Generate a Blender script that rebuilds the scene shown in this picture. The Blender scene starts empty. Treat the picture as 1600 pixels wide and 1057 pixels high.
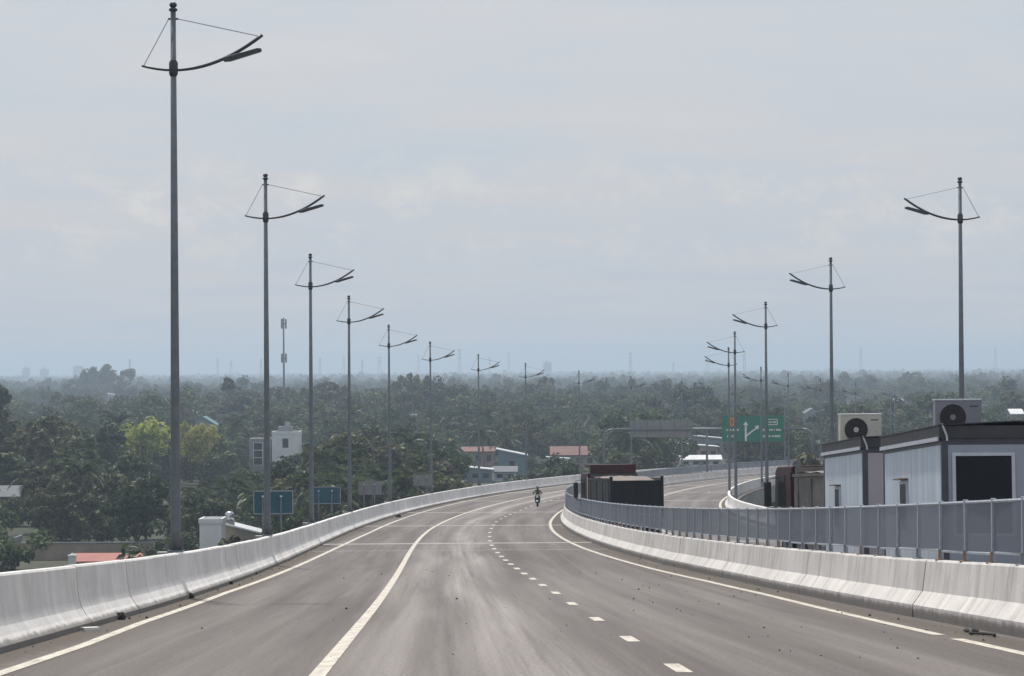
import bpy, bmesh, math, random
import numpy as np
from mathutils import Vector, Matrix
random.seed(7)
R = math.radians
scene = bpy.context.scene
C = scene.collection

# ------------------------------------------------------------------ camera
CAMZ = 20.5                      # metres above the plain
F = 4840.0; CX, CY = 800.0, 528.5
ROLL = R(.38); PITCH = math.atan(48.5 / F)
fw = np.array([0, math.cos(PITCH), math.sin(PITCH)]); rt = np.array([1., 0, 0]); up = np.cross(rt, fw)
r2 = rt * math.cos(ROLL) - up * math.sin(ROLL); u2 = rt * math.sin(ROLL) + up * math.cos(ROLL)
cam = bpy.data.cameras.new('Camera'); camo = bpy.data.objects.new('Camera', cam); C.objects.link(camo)
cam.sensor_width = 36; cam.lens = 36 * F / 1600; cam.clip_start = .5; cam.clip_end = 60000
M = Matrix.Identity(4)
for i in range(3):
    M[i][0] = r2[i]; M[i][1] = u2[i]; M[i][2] = -fw[i]
M[2][3] = CAMZ
camo.matrix_world = M
scene.camera = camo

# ------------------------------------------------------------------ light
SUN_AZ, SUN_EL = R(-14), R(58)   # azimuth from +Y towards +X
w = bpy.data.worlds.new('World'); scene.world = w; w.use_nodes = True
nt = w.node_tree; N = nt.nodes; Lk = nt.links
bg = N['Background']; bg.inputs['Strength'].default_value = .1
sky = N.new('ShaderNodeTexSky'); sky.sky_type = 'NISHITA'; sky.sun_disc = False
sky.sun_elevation = SUN_EL; sky.sun_rotation = SUN_AZ; sky.air_density = 1.2; sky.dust_density = 3.5; sky.ozone_density = 1.0
tc = N.new('ShaderNodeTexCoord')
sep = N.new('ShaderNodeSeparateXYZ'); Lk.new(tc.outputs['Generated'], sep.inputs[0])
def wmath(op, a, b=None, clamp=False):
    n = N.new('ShaderNodeMath'); n.operation = op; n.use_clamp = clamp
    for i, q in enumerate((a, b)):
        if q is None: continue
        if isinstance(q, (int, float)): n.inputs[i].default_value = q
        else: Lk.new(q, n.inputs[i])
    return n.outputs[0]
# thin cloud veil: noise on a plane overhead
den = wmath('ADD', wmath('MAXIMUM', sep.outputs[2], 0.0), .06)
cmb = N.new('ShaderNodeCombineXYZ')
Lk.new(wmath('DIVIDE', sep.outputs[0], den), cmb.inputs[0]); Lk.new(wmath('DIVIDE', sep.outputs[1], den), cmb.inputs[1])
n1 = N.new('ShaderNodeTexNoise'); n1.inputs['Scale'].default_value = 1.1; n1.inputs['Detail'].default_value = 5; n1.inputs['Roughness'].default_value = .55
Lk.new(cmb.outputs[0], n1.inputs['Vector'])
# low heaps of cumulus a few degrees above the horizon, all round
mp = N.new('ShaderNodeMapping'); mp.inputs['Scale'].default_value = (1, 1, 1.7); Lk.new(tc.outputs['Generated'], mp.inputs[0])
n2 = N.new('ShaderNodeTexNoise'); n2.inputs['Scale'].default_value = 44; n2.inputs['Detail'].default_value = 7; n2.inputs['Roughness'].default_value = .66
n2.inputs['Distortion'].default_value = .25
Lk.new(mp.outputs[0], n2.inputs['Vector'])
rp = N.new('ShaderNodeValToRGB'); Lk.new(n2.outputs['Fac'], rp.inputs[0])
rp.color_ramp.elements[0].position = .5; rp.color_ramp.elements[1].position = .66
band = N.new('ShaderNodeValToRGB'); Lk.new(sep.outputs[2], band.inputs[0])
e = band.color_ramp.elements; e[0].position = .030; e[0].color = (0, 0, 0, 1); e[1].position = .044; e[1].color = (1, 1, 1, 1)
q = e.new(.056); q.color = (1, 1, 1, 1); q = e.new(.075); q.color = (0, 0, 0, 1)
heap = wmath('MULTIPLY', rp.outputs[0], band.outputs[0])
veil = N.new('ShaderNodeValToRGB'); Lk.new(n1.outputs['Fac'], veil.inputs[0])
e = veil.color_ramp.elements; e[0].position = .3; e[0].color = (4.5, 5.0, 5.7, 1); e[1].position = .68; e[1].color = (5.3, 5.33, 5.6, 1)
hp = N.new('ShaderNodeMix'); hp.data_type = 'RGBA'; Lk.new(wmath('MULTIPLY', heap, .75), hp.inputs['Factor'])
Lk.new(veil.outputs[0], hp.inputs['A']); hp.inputs['B'].default_value = (6.2, 6.1, 5.95, 1)
mx = N.new('ShaderNodeMix'); mx.data_type = 'RGBA'; mx.inputs['Factor'].default_value = .88
Lk.new(sky.outputs[0], mx.inputs['A']); Lk.new(hp.outputs['Result'], mx.inputs['B'])
Lk.new(mx.outputs['Result'], bg.inputs['Color'])

sl = bpy.data.lights.new('Sun', 'SUN'); sl.energy = 3.3; sl.angle = R(2.5); sl.color = (1, .955, .89)
so = bpy.data.objects.new('Sun', sl); C.objects.link(so)
sd_ = Vector((math.sin(SUN_AZ) * math.cos(SUN_EL), math.cos(SUN_AZ) * math.cos(SUN_EL), math.sin(SUN_EL)))
so.rotation_euler = sd_.to_track_quat('Z', 'Y').to_euler()
so.location = (0, 0, 200)

vs = scene.view_settings; vs.view_transform = 'Standard'; vs.look = 'None'; vs.exposure = .27; vs.gamma = 1
try: vs.use_curve_mapping = False
except Exception: pass
scene.render.engine = 'CYCLES'

# ------------------------------------------------------------------ road geometry (line of the lamp row on one edge)
DS = .5
S_ = np.arange(-40, 760 + DS, DS)
X0, TH0, SS, LL, KK = -5.7648, -.023284, 94.81, 103.7, .00095246
def heading(s):
    t = np.asarray(s, float) - SS
    return np.where(t < 0, TH0, np.where(t < LL, TH0 + KK * np.clip(t, 0, None) ** 2 / (2 * LL), TH0 + KK * LL / 2 + KK * (t - LL)))
_th = heading(S_)
_x = np.concatenate([[0], np.cumsum((np.sin(_th[1:]) + np.sin(_th[:-1])) / 2 * DS)])
_y = np.concatenate([[0], np.cumsum((np.cos(_th[1:]) + np.cos(_th[:-1])) / 2 * DS)])
i0 = int(round(40 / DS)); _x = _x - _x[i0] + X0; _y = _y - _y[i0]
PC = [-1.39379814e-07, 1.32693556e-04, -6.30461750e-02, -2.07325433e-01]; PD = np.polyder(PC)
def elev(s):                      # road surface above the plain
    a, b = 50., 300.
    m = np.polyval(PC, np.clip(s, a, b)) + np.where(s < a, (s - a) * np.polyval(PD, a), 0) + np.where(s > b, (s - b) * np.polyval(PD, b), 0)
    return np.maximum(m - 1.0 + CAMZ, .25)
def ref(s):
    return float(np.interp(s, S_, _x)), float(np.interp(s, S_, _y)), float(heading(s))
def P(s, d, h=0.):
    x, y, t = ref(s)
    return Vector((x + d * math.cos(t), y - d * math.sin(t), float(elev(s)) + h))
def grade(s): return float(elev(s + 1) - elev(s - 1)) / 2
def s_d(x, y):
    i = int(np.argmin((_x - x) ** 2 + (_y - y) ** 2)); t = _th[i]; dx, dy = x - _x[i], y - _y[i]
    return S_[i] + dx * math.sin(t) + dy * math.cos(t), dx * math.cos(t) - dy * math.sin(t)
def lerp(s, pts):
    return float(np.interp(s, [p[0] for p in pts], [p[1] for p in pts]))
def ray(px, py):
    v = fw + r2 * (px - CX) / F + u2 * (CY - py) / F
    return v / v[1]
def at(px, py, depth):            # a photo direction taken out to a given depth
    v = ray(px, py) * depth
    return Vector((v[0], v[1], v[2] + CAMZ))
def project(p):
    v = np.array([p[0], p[1], p[2] - CAMZ]); d = v @ fw
    return CX + F * (v @ r2) / d, CY - F * (v @ u2) / d
LTOE = .4
def RTOE(s): return lerp(s, [(-40, 23.4), (182, 23.35), (215, 23.1), (800, 23.1)])
def MTOE(s): return lerp(s, [(-40, 13.25), (62, 13.3), (80, 13.2), (100, 12.85), (140, 12.3), (180, 11.85), (210, 11.65), (800, 11.65)])

# ------------------------------------------------------------------ materials
def new_mat(name):
    m = bpy.data.materials.new(name); m.use_nodes = True
    return m, m.node_tree.nodes, m.node_tree.links, m.node_tree.nodes['Principled BSDF']
def ramp(n, l, src, stops):
    r = n.new('ShaderNodeValToRGB'); l.new(src, r.inputs[0]); e = r.color_ramp.elements
    while len(e) < len(stops): e.new(.5)
    for k, (p, c) in enumerate(stops):
        e[k].position = p; e[k].color = (c[0], c[1], c[2], 1) if hasattr(c, '__len__') else (c, c, c, 1)
    return r.outputs[0]
def noise(n, l, vec, scale, detail=4, rough=.55):
    t = n.new('ShaderNodeTexNoise'); t.inputs['Scale'].default_value = scale; t.inputs['Detail'].default_value = detail; t.inputs['Roughness'].default_value = rough
    if vec is not None: l.new(vec, t.inputs['Vector'])
    return t.outputs['Fac']
def mapped(n, l, out, sc):
    m = n.new('ShaderNodeMapping'); m.inputs['Scale'].default_value = sc; l.new(out, m.inputs[0]); return m.outputs[0]
def mixc(n, l, fac, a, b, mode='MIX'):
    m = n.new('ShaderNodeMix'); m.data_type = 'RGBA'; m.blend_type = mode
    for k, v in (('Factor', fac), ('A', a), ('B', b)):
        if isinstance(v, (int, float)): m.inputs[k].default_value = v if k == 'Factor' else (v, v, v, 1)
        elif isinstance(v, tuple): m.inputs[k].default_value = (v[0], v[1], v[2], 1)
        else: l.new(v, m.inputs[k])
    return m.outputs['Result']
def mathn(n, l, op, a, b=None, clamp=False):
    m = n.new('ShaderNodeMath'); m.operation = op; m.use_clamp = clamp
    for i, q in enumerate((a, b)):
        if q is None: continue
        if isinstance(q, (int, float)): m.inputs[i].default_value = q
        else: l.new(q, m.inputs[i])
    return m.outputs[0]
_mats = {}
def mat(name, col, rough=.6, var=.18, scale=2.5, metal=0., bump=0., streak=None):
    if name in _mats: return _mats[name]
    m, n, l, b = new_mat(name)
    t = n.new('ShaderNodeTexCoord'); v = t.outputs['Object']
    if streak: v = mapped(n, l, v, streak)
    f = noise(n, l, v, scale, 5)
    lo = tuple(c * (1 - var) for c in col); hi = tuple(min(1, c * (1 + var)) for c in col)
    l.new(ramp(n, l, f, [(.3, lo), (.7, hi)]), b.inputs['Base Color'])
    b.inputs['Roughness'].default_value = rough; b.inputs['Metallic'].default_value = metal
    if bump:
        bn = n.new('ShaderNodeBump'); bn.inputs['Strength'].default_value = bump; bn.inputs['Distance'].default_value = .02
        l.new(noise(n, l, v, scale * 8, 4), bn.inputs['Height']); l.new(bn.outputs[0], b.inputs['Normal'])
    _mats[name] = m
    return m
def asphalt():
    m, n, l, b = new_mat('asphalt')
    uv = n.new('ShaderNodeUVMap'); uv.uv_map = 'sd'; u = uv.outputs[0]
    sep = n.new('ShaderNodeSeparateXYZ'); l.new(u, sep.inputs[0])
    big = noise(n, l, mapped(n, l, u, (.7, .014, 1)), 1.6, 5, .6)
    fine = noise(n, l, mapped(n, l, u, (6, 3, 1)), 3, 6, .7)
    col = ramp(n, l, big, [(.3, (.082, .068, .062)), (.5, (.118, .102, .095)), (.7, (.172, .153, .144))])
    # pale dusty wheel paths that wander along the lanes
    wob = mathn(n, l, 'MULTIPLY', mathn(n, l, 'SUBTRACT', noise(n, l, mapped(n, l, u, (0.02, .02, 1)), 1, 2), .5), 3.0)
    tot = None
    for c, wd, k in ((5.2, .5, .75), (6.7, .6, 1.2), (9.1, .4, .3), (10.6, .35, .22), (1.9, .4, .2), (3.4, .35, .2), (15.2, .5, .4), (17.0, .5, .4), (18.8, .5, .3), (20.6, .5, .3)):
        dd = mathn(n, l, 'DIVIDE', mathn(n, l, 'SUBTRACT', mathn(n, l, 'ADD', sep.outputs[0], wob), c), wd)
        g = mathn(n, l, 'MULTIPLY', mathn(n, l, 'POWER', 2.718, mathn(n, l, 'MULTIPLY', mathn(n, l, 'MULTIPLY', dd, dd), -1)), k)
        tot = g if tot is None else mathn(n, l, 'ADD', tot, g)
    brk = ramp(n, l, noise(n, l, mapped(n, l, u, (1.8, .012, 1)), 1.3, 6, .66), [(.34, .2), (.6, 1)])
    col = mixc(n, l, mathn(n, l, 'MULTIPLY', mathn(n, l, 'MULTIPLY', tot, brk), .85, True), col, (.31, .284, .27))
    # blotches of dust and darker damp or oily patches
    bl = ramp(n, l, noise(n, l, mapped(n, l, u, (1.6, .012, 1)), 1.5, 7, .68), [(.54, 0), (.74, .55)])
    col = mixc(n, l, bl, col, (.225, .207, .195))
    dk = ramp(n, l, noise(n, l, mapped(n, l, u, (1.2, .02, 1)), 1.1, 6, .68), [(.30, .55), (.44, 0)])
    col = mixc(n, l, dk, col, (.055, .05, .047))
    # tyre scuffs
    sc = ramp(n, l, noise(n, l, mapped(n, l, u, (5.5, .06, 1)), 1.4, 3, .5), [(.68, 0), (.74, .4)])
    col = mixc(n, l, sc, col, (.05, .046, .044))
    # silt along the barriers
    at_ = n.new('ShaderNodeAttribute'); at_.attribute_name = 'kerb'
    jag = mathn(n, l, 'ADD', at_.outputs['Fac'], mathn(n, l, 'MULTIPLY', noise(n, l, mapped(n, l, u, (2.5, .9, 1)), 2, 6, .7), -.6))
    silt = ramp(n, l, jag, [(0, .9), (.12, .75), (.3, 0)])
    col = mixc(n, l, silt, col, (.085, .067, .052))
    col = mixc(n, l, .6, col, ramp(n, l, fine, [(.3, .5), (.7, 1.45)]), 'MULTIPLY')
    l.new(col, b.inputs['Base Color']); b.inputs['Roughness'].default_value = .82
    b.inputs['Specular IOR Level'].default_value = .25
    bn = n.new('ShaderNodeBump'); bn.inputs['Strength'].default_value = .25; bn.inputs['Distance'].default_value = .01
    l.new(fine, bn.inputs['Height']); l.new(bn.outputs[0], b.inputs['Normal'])
    return m
def concrete(name, base, stain):
    m, n, l, b = new_mat(name)
    uv = n.new('ShaderNodeUVMap'); uv.uv_map = 'sd'; u = uv.outputs[0]
    st = noise(n, l, mapped(n, l, u, (1.5, .3, 1)), 1.5, 6, .62)
    st2 = noise(n, l, mapped(n, l, u, (.5, .8, 1)), 1.2, 4, .6)
    gr = noise(n, l, mapped(n, l, u, (6, 6, 1)), 3, 5, .7)
    col = ramp(n, l, st, [(.28, stain), (.5, base), (.75, tuple(min(1, c * 1.12) for c in base))])
    col = mixc(n, l, .6, col, ramp(n, l, st2, [(.3, .72), (.65, 1.08)]), 'MULTIPLY')
    drip = ramp(n, l, noise(n, l, mapped(n, l, u, (4.2, .3, 1)), 1.1, 4, .6), [(.60, 0), (.78, .5)])
    col = mixc(n, l, drip, col, tuple(c * .62 for c in stain))
    oi = n.new('ShaderNodeObjectInfo')
    col = mixc(n, l, .5, col, ramp(n, l, oi.outputs['Random'], [(0, .84), (1, 1.08)]), 'MULTIPLY')
    col = mixc(n, l, .4, col, ramp(n, l, gr, [(.3, .75), (.7, 1.15)]), 'MULTIPLY')
    # splash dirt low down, uneven
    sp = n.new('ShaderNodeSeparateXYZ'); l.new(u, sp.inputs[0])
    lo = mathn(n, l, 'ADD', sp.outputs[1], mathn(n, l, 'MULTIPLY', noise(n, l, mapped(n, l, u, (1.2, 1.2, 1)), 2, 5, .7), -.16))
    col = mixc(n, l, ramp(n, l, lo, [(0, .85), (.05, .7), (.1, 0)]), col, (.10, .088, .075))
    l.new(col, b.inputs['Base Color']); b.inputs['Roughness'].default_value = .85
    bn = n.new('ShaderNodeBump'); bn.inputs['Strength'].default_value = .2; bn.inputs['Distance'].default_value = .02
    l.new(gr, bn.inputs['Height']); l.new(bn.outputs[0], b.inputs['Normal'])
    return m
def paint():
    m, n, l, b = new_mat('road_paint')
    uv = n.new('ShaderNodeUVMap'); uv.uv_map = 'sd'; u = uv.outputs[0]
    f = noise(n, l, mapped(n, l, u, (3, .7, 1)), 2.2, 6, .7)
    l.new(ramp(n, l, f, [(.30, (.24, .21, .18)), (.42, (.42, .38, .32)), (.58, (.57, .53, .45)), (.75, (.68, .64, .56))]), b.inputs['Base Color'])
    b.inputs['Roughness'].default_value = .7
    return m
def leafmat(name, lo, hi, trans=.3, rough=.6, vary=True):
    m, n, l, b = new_mat(name)
    oi = n.new('ShaderNodeObjectInfo'); geo = n.new('ShaderNodeNewGeometry')
    tcn = n.new('ShaderNodeTexCoord')
    f = noise(n, l, tcn.outputs['Object'], .9, 3)
    fac = mathn(n, l, 'ADD', mathn(n, l, 'MULTIPLY', f, .75), mathn(n, l, 'MULTIPLY', mathn(n, l, 'SUBTRACT', geo.outputs['Random Per Island'], .5), .55))
    col = ramp(n, l, fac, [(.15, lo), (.62, hi)])
    hsv = n.new('ShaderNodeHueSaturation'); l.new(col, hsv.inputs['Color'])
    l.new(ramp_v(n, l, oi.outputs['Random'], .478, .515), hsv.inputs['Hue'])
    rv = n.new('ShaderNodeMath'); rv.operation = 'FRACT'; l.new(mathn(n, l, 'MULTIPLY', oi.outputs['Random'], 7.31), rv.inputs[0])
    l.new(ramp_v(n, l, rv.outputs[0], .55 if vary else .95, 1.6 if vary else 1.1), hsv.inputs['Value'])
    hsv.inputs['Saturation'].default_value = .88
    l.new(hsv.outputs[0], b.inputs['Base Color']); b.inputs['Roughness'].default_value = rough; b.inputs['Specular IOR Level'].default_value = .24
    tr = n.new('ShaderNodeBsdfTranslucent'); l.new(hsv.outputs[0], tr.inputs['Color'])
    ms = n.new('ShaderNodeMixShader'); ms.inputs[0].default_value = trans
    l.new(b.outputs[0], ms.inputs[1]); l.new(tr.outputs[0], ms.inputs[2])
    l.new(ms.outputs[0], n['Material Output'].inputs['Surface'])
    return m
def ramp_v(n, l, src, a, b):
    r = n.new('ShaderNodeMapRange'); l.new(src, r.inputs[0]); r.inputs[3].default_value = a; r.inputs[4].default_value = b
    return r.outputs[0]
def meshmat():
    m, n, l, b = new_mat('fence_mesh')
    tcn = n.new('ShaderNodeTexCoord')
    mp_ = mapped(n, l, tcn.outputs['UV'], (1, 1, 1))
    w1 = n.new('ShaderNodeTexWave'); w1.wave_type = 'BANDS'; w1.bands_direction = 'DIAGONAL'; w1.inputs['Scale'].default_value = 9; l.new(mp_, w1.inputs['Vector'])
    sepm = mapped(n, l, tcn.outputs['UV'], (-1, 1, 1))
    w2 = n.new('ShaderNodeTexWave'); w2.wave_type = 'BANDS'; w2.bands_direction = 'DIAGONAL'; w2.inputs['Scale'].default_value = 9; l.new(sepm, w2.inputs['Vector'])
    hole = mathn(n, l, 'GREATER_THAN', mathn(n, l, 'MULTIPLY', w1.outputs['Fac'], w2.outputs['Fac']), .74)
    oi = n.new('ShaderNodeObjectInfo')
    l.new(ramp(n, l, oi.outputs['Random'], [(0, (.085, .108, .152)), (1, (.125, .150, .195))]), b.inputs['Base Color'])
    b.inputs['Metallic'].default_value = .25; b.inputs['Roughness'].default_value = .5
    tr = n.new('ShaderNodeBsdfTransparent'); ms = n.new('ShaderNodeMixShader')
    l.new(hole, ms.inputs[0]); l.new(b.outputs[0], ms.inputs[1]); l.new(tr.outputs[0], ms.inputs[2])
    l.new(ms.outputs[0], n['Material Output'].inputs['Surface'])
    return m
def glass(name, col, rough=.08):
    m, n, l, b = new_mat(name)
    b.inputs['Base Color'].default_value = (*col, 1); b.inputs['Roughness'].default_value = rough; b.inputs['Specular IOR Level'].default_value = .15
    return m

ASPH = asphalt(); CONC = concrete('barrier_concrete', (.80, .78, .755), (.68, .66, .635)); PAINT = paint()
CONC_M = concrete('median_concrete', (.68, .65, .615), (.44, .425, .405))
DECK = mat('deck_concrete', (.30, .29, .28), .9, .2, 1.2)
GALV = mat('galvanised_steel', (.16, .175, .195), .5, .15, 4, .3)
DARKST = mat('dark_steel', (.055, .058, .066), .45, .15, 4, .4)
WIRE = mat('wire_steel', (.22, .23, .25), .5, .1, 4, .4)
FMESH = meshmat(); FPOST = mat('fence_post_paint', (.36, .40, .45), .5, .15, 5, .15)
RUST = mat('rusty_bracket', (.19, .12, .075), .8, .4, 14)
TEAL = mat('teal_sign_back', (.028, .11, .15), .5, .15, 3)
GREYP = mat('grey_sign_back', (.23, .235, .24), .6, .12, 3)
GREEN = mat('green_sign_face', (.006, .17, .11), .45, .1, 1.5)
WHITE = mat('white_paint', (.72, .72, .70), .5, .08, 3)
ORANGE = mat('orange_panel', (.55, .22, .04), .5, .1, 3)
BLACK = mat('black_rubber', (.018, .018, .02), .7, .3, 6)

# ------------------------------------------------------------------ mesh helpers
class MB:
    def __init__(s): s.v = []; s.f = []; s.uv = []
    def quad(s, pts, uvs=None):
        b = len(s.v); s.v += [tuple(p) for p in pts]; s.f.append(tuple(range(b, b + len(pts)))); s.uv.append(uvs)
        return s
    def box(s, a, b):
        x0, y0, z0 = [min(a[i], b[i]) for i in range(3)]; x1, y1, z1 = [max(a[i], b[i]) for i in range(3)]
        k = len(s.v); s.v += [(x0, y0, z0), (x1, y0, z0), (x1, y1, z0), (x0, y1, z0), (x0, y0, z1), (x1, y0, z1), (x1, y1, z1), (x0, y1, z1)]
        for f in ((0, 3, 2, 1), (4, 5, 6, 7), (0, 1, 5, 4), (1, 2, 6, 5), (2, 3, 7, 6), (3, 0, 4, 7)): s.f.append(tuple(k + i for i in f)); s.uv.append(None)
        return s
    def tube(s, pts, rad, n=8, caps=True):
        pts = [Vector(p) for p in pts]
        if not hasattr(rad, '__len__'): rad = [rad] * len(pts)
        k0 = len(s.v); prev = None
        for i, p in enumerate(pts):
            t = (pts[min(i + 1, len(pts) - 1)] - pts[max(i - 1, 0)]).normalized()
            if prev is None:
                a = Vector((0, 0, 1)) if abs(t.z) < .9 else Vector((1, 0, 0))
                prev = t.cross(a).normalized()
            else:
                prev = (prev - t * prev.dot(t)).normalized()
            bn = t.cross(prev)
            for j in range(n):
                a = 2 * math.pi * j / n
                s.v.append(tuple(p + (prev * math.cos(a) + bn * math.sin(a)) * rad[i]))
        for i in range(len(pts) - 1):
            for j in range(n):
                a = k0 + i * n + j; b = k0 + i * n + (j + 1) % n
                s.f.append((a, b, b + n, a + n)); s.uv.append(None)
        if caps:
            s.f.append(tuple(k0 + n - 1 - j for j in range(n))); s.uv.append(None)
            e = k0 + (len(pts) - 1) * n; s.f.append(tuple(e + j for j in range(n))); s.uv.append(None)
        return s
    def prism(s, poly, a, b, axis=0):
        # poly in the plane across `axis`, extruded from a to b
        def mk(p, t):
            if axis == 0: return (t, p[0], p[1])
            if axis == 1: return (p[0], t, p[1])
            return (p[0], p[1], t)
        k = len(s.v); n = len(poly)
        s.v += [mk(p, a) for p in poly] + [mk(p, b) for p in poly]
        s.f.append(tuple(range(k, k + n))); s.uv.append(None); s.f.append(tuple(range(k + 2 * n - 1, k + n - 1, -1))); s.uv.append(None)
        for i in range(n):
            j = (i + 1) % n; s.f.append((k + i, k + j, k + n + j, k + n + i)); s.uv.append(None)
        return s
    def mesh(s, name, material, smooth=False):
        me = bpy.data.meshes.new(name); me.from_pydata(s.v, [], s.f)
        if any(q is not None for q in s.uv):
            ul = me.uv_layers.new(name='sd'); k = 0
            for f, q in zip(s.f, s.uv):
                for j in range(len(f)):
                    if q is not None: ul.data[k].uv = q[j]
                    k += 1
        if material: me.materials.append(material)
        if smooth:
            for p in me.polygons: p.use_smooth = True
        return me
    def build(s, name, material, parent=None, smooth=False, fix=True, bevel=0):
        me = s.mesh(name, material, smooth)
        if fix:
            bm = bmesh.new(); bm.from_mesh(me); bmesh.ops.recalc_face_normals(bm, faces=bm.faces); bm.to_mesh(me); bm.free()
        o = link(name, me, parent)
        if bevel:
            bv = o.modifiers.new('bevel', 'BEVEL'); bv.width = bevel; bv.segments = 2; bv.limit_method = 'ANGLE'
        return o
def link(name, me, parent=None):
    o = bpy.data.objects.new(name, me); C.objects.link(o)
    if parent is not None: o.parent = parent
    return o
def thing(name, label, cat, loc=(0, 0, 0), rz=0, group=None, rx=0):
    o = bpy.data.objects.new(name, None); C.objects.link(o); o.location = loc; o.rotation_euler = (rx, 0, rz)
    o.empty_display_size = .3
    return tag(o, label, cat, group)
def tag(o, label, cat, group=None):
    o['label'] = label; o['category'] = cat
    if group: o['group'] = group
    return o
def copy_tree(o, parent=None):
    c = o.copy(); C.objects.link(c); c.parent = parent
    for ch in list(o.children): copy_tree(ch, c)
    return c
def structure(o): o['kind'] = 'structure'; return o

# ------------------------------------------------------------------ ground
def ground_mat():
    m, n, l, b = new_mat('ground_cover')
    t = n.new('ShaderNodeTexCoord')
    a = noise(n, l, t.outputs['Object'], .03, 6, .65); c = noise(n, l, t.outputs['Object'], .25, 5, .65)
    col = ramp(n, l, a, [(.35, (.022, .034, .016)), (.52, (.035, .045, .02)), (.68, (.07, .062, .038))])
    col = mixc(n, l, .6, col, ramp(n, l, c, [(.3, .6), (.7, 1.3)]), 'MULTIPLY')
    l.new(col, b.inputs['Base Color']); b.inputs['Roughness'].default_value = .95
    return m
g = MB(); G = 15000
g.quad([(-G, -1000, 0), (G, -1000, 0), (G, G, 0), (-G, G, 0)])
structure(g.build('ground', ground_mat()))

# road deck: top sheet with (d, s) UVs and a distance-to-barrier attribute, and a solid slab under it
ss = np.arange(-30, 740.1, 2.0); dl = np.concatenate([[-.45, 0, LTOE, .45, .6, .8, 1.1], np.arange(1.6, 24.31, .45)])
verts = []; kerb = []
for s in ss:
    mt = MTOE(s); x, y, t = ref(s); z = float(elev(s))
    for d in dl:
        verts.append((x + d * math.cos(t), y - d * math.sin(t), z))
        kerb.append(max(0, min(abs(d - LTOE), abs(d - mt) * .8 if d <= mt else abs(d - mt - .6), abs(RTOE(s) - d))))
nd = len(dl); faces = []; uvs = []
for i in range(len(ss) - 1):
    for j in range(nd - 1):
        a = i * nd + j; faces.append((a, a + 1, a + 1 + nd, a + nd))
        uvs += [(dl[j], ss[i]), (dl[j + 1], ss[i]), (dl[j + 1], ss[i + 1]), (dl[j], ss[i + 1])]
me = bpy.data.meshes.new('road'); me.from_pydata(verts, [], faces)
ul = me.uv_layers.new(name='sd'); ul.data.foreach_set('uv', np.array(uvs, dtype=np.float32).ravel())
ka = me.attributes.new('kerb', 'FLOAT', 'POINT'); ka.data.foreach_set('value', np.array(kerb, dtype=np.float32))
me.materials.append(ASPH)
for p in me.polygons: p.use_smooth = True
road = structure(link('road', me))
b = MB()
for i in range(0, len(ss) - 3, 3):
    s0, s1 = ss[i], ss[i + 3]
    for (d, top, bot) in ((-.5, -.01, -1.7), (24.35, -.01, -1.7)):
        b.quad([P(s0, d, top), P(s1, d, top), P(s1, d, bot), P(s0, d, bot)])
    b.quad([P(s0, -.5, -1.7), P(s1, -.5, -1.7), P(s1, 24.35, -1.7), P(s0, 24.35, -1.7)])
b.build('deck_slab', DECK, road, fix=False)

def strip(name, s0, s1, dfun, wid, h=.005, step=2., m=PAINT, wob=0.):
    b = MB(); n = max(1, int(math.ceil((s1 - s0) / step)))
    q = [s0 + (s1 - s0) * k / n for k in range(n + 1)]
    for a, c in zip(q[:-1], q[1:]):
        da, dc = dfun(a), dfun(c)
        b.quad([P(a, da - wid / 2, h), P(a, da + wid / 2, h), P(c, dc + wid / 2, h), P(c, dc - wid / 2, h)],
               [(da - wid / 2, a), (da + wid / 2, a), (dc + wid / 2, c), (dc - wid / 2, c)])
    return b.build(name, m, road, fix=False)
LEFT = [(0, 1.2), (40, 1.12), (50, .95), (70, .88), (90, 1.02), (110, 1.15), (136, 1.33), (164, 1.52), (205, 1.45), (250, 1.28), (800, 1.28)]
LANE = [(0, 4.5), (170, 4.5), (200, 4.63), (250, 4.82), (290, 4.9), (800, 4.9)]
DASH = [(0, 8.2), (68, 8.27), (82, 8.17), (107, 7.98), (133, 7.85), (190, 7.84), (227, 8.12), (800, 8.2)]
RIGHT = [(0, 12.3), (42, 12.42), (65, 12.58), (77, 12.45), (92, 12.11), (110, 11.8), (126, 11.53), (145, 11.32), (166, 11.18), (186, 11.15), (202, 11.2), (800, 11.25)]
strip('edge_line', -28, 720, lambda s: lerp(s, LEFT), .17)
strip('edge_line', -28, 39.8, lambda s: lerp(s, RIGHT), .17); strip('edge_line', 41.2, 720, lambda s: lerp(s, RIGHT), .17)
strip('lane_line', -28, 720, lambda s: lerp(s, LANE), .17)
strip('edge_line', -28, 720, lambda s: max(MTOE(s) + 1.25, 13.1), .2)
strip('edge_line', -28, 720, lambda s: 22.75, .2)
strip('lane_line', -28, 720, lambda s: 16.6, .17); strip('lane_line', -28, 720, lambda s: 16.95, .12)
DS_ = [23.5, 32.3, 40.8, 49.6, 59.2, 67.8, 75.1, 81.8, 88.1, 94.6, 100.8, 106.9, 112.9, 119.6, 126.6, 133.6, 142.5, 152, 161.7, 171.9, 180.9, 189.9, 198.6, 205.8, 212.8, 219.6, 226.7, 234, 241.5, 249, 257, 265, 273, 281]
for sx in DS_:
    strip('lane_dash', sx - 1.0, sx + 1.0, lambda s: lerp(s, DASH), .17)
for k in range(12):
    strip('lane_dash', 300 + k * 30, 303 + k * 30, lambda s: 20.0, .15)
PALE = mat('joint_mortar', (.34, .32, .30), .8, .3, 3)
STEEL = mat('joint_steel', (.06, .06, .06), .6, .3, 3)
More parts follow.
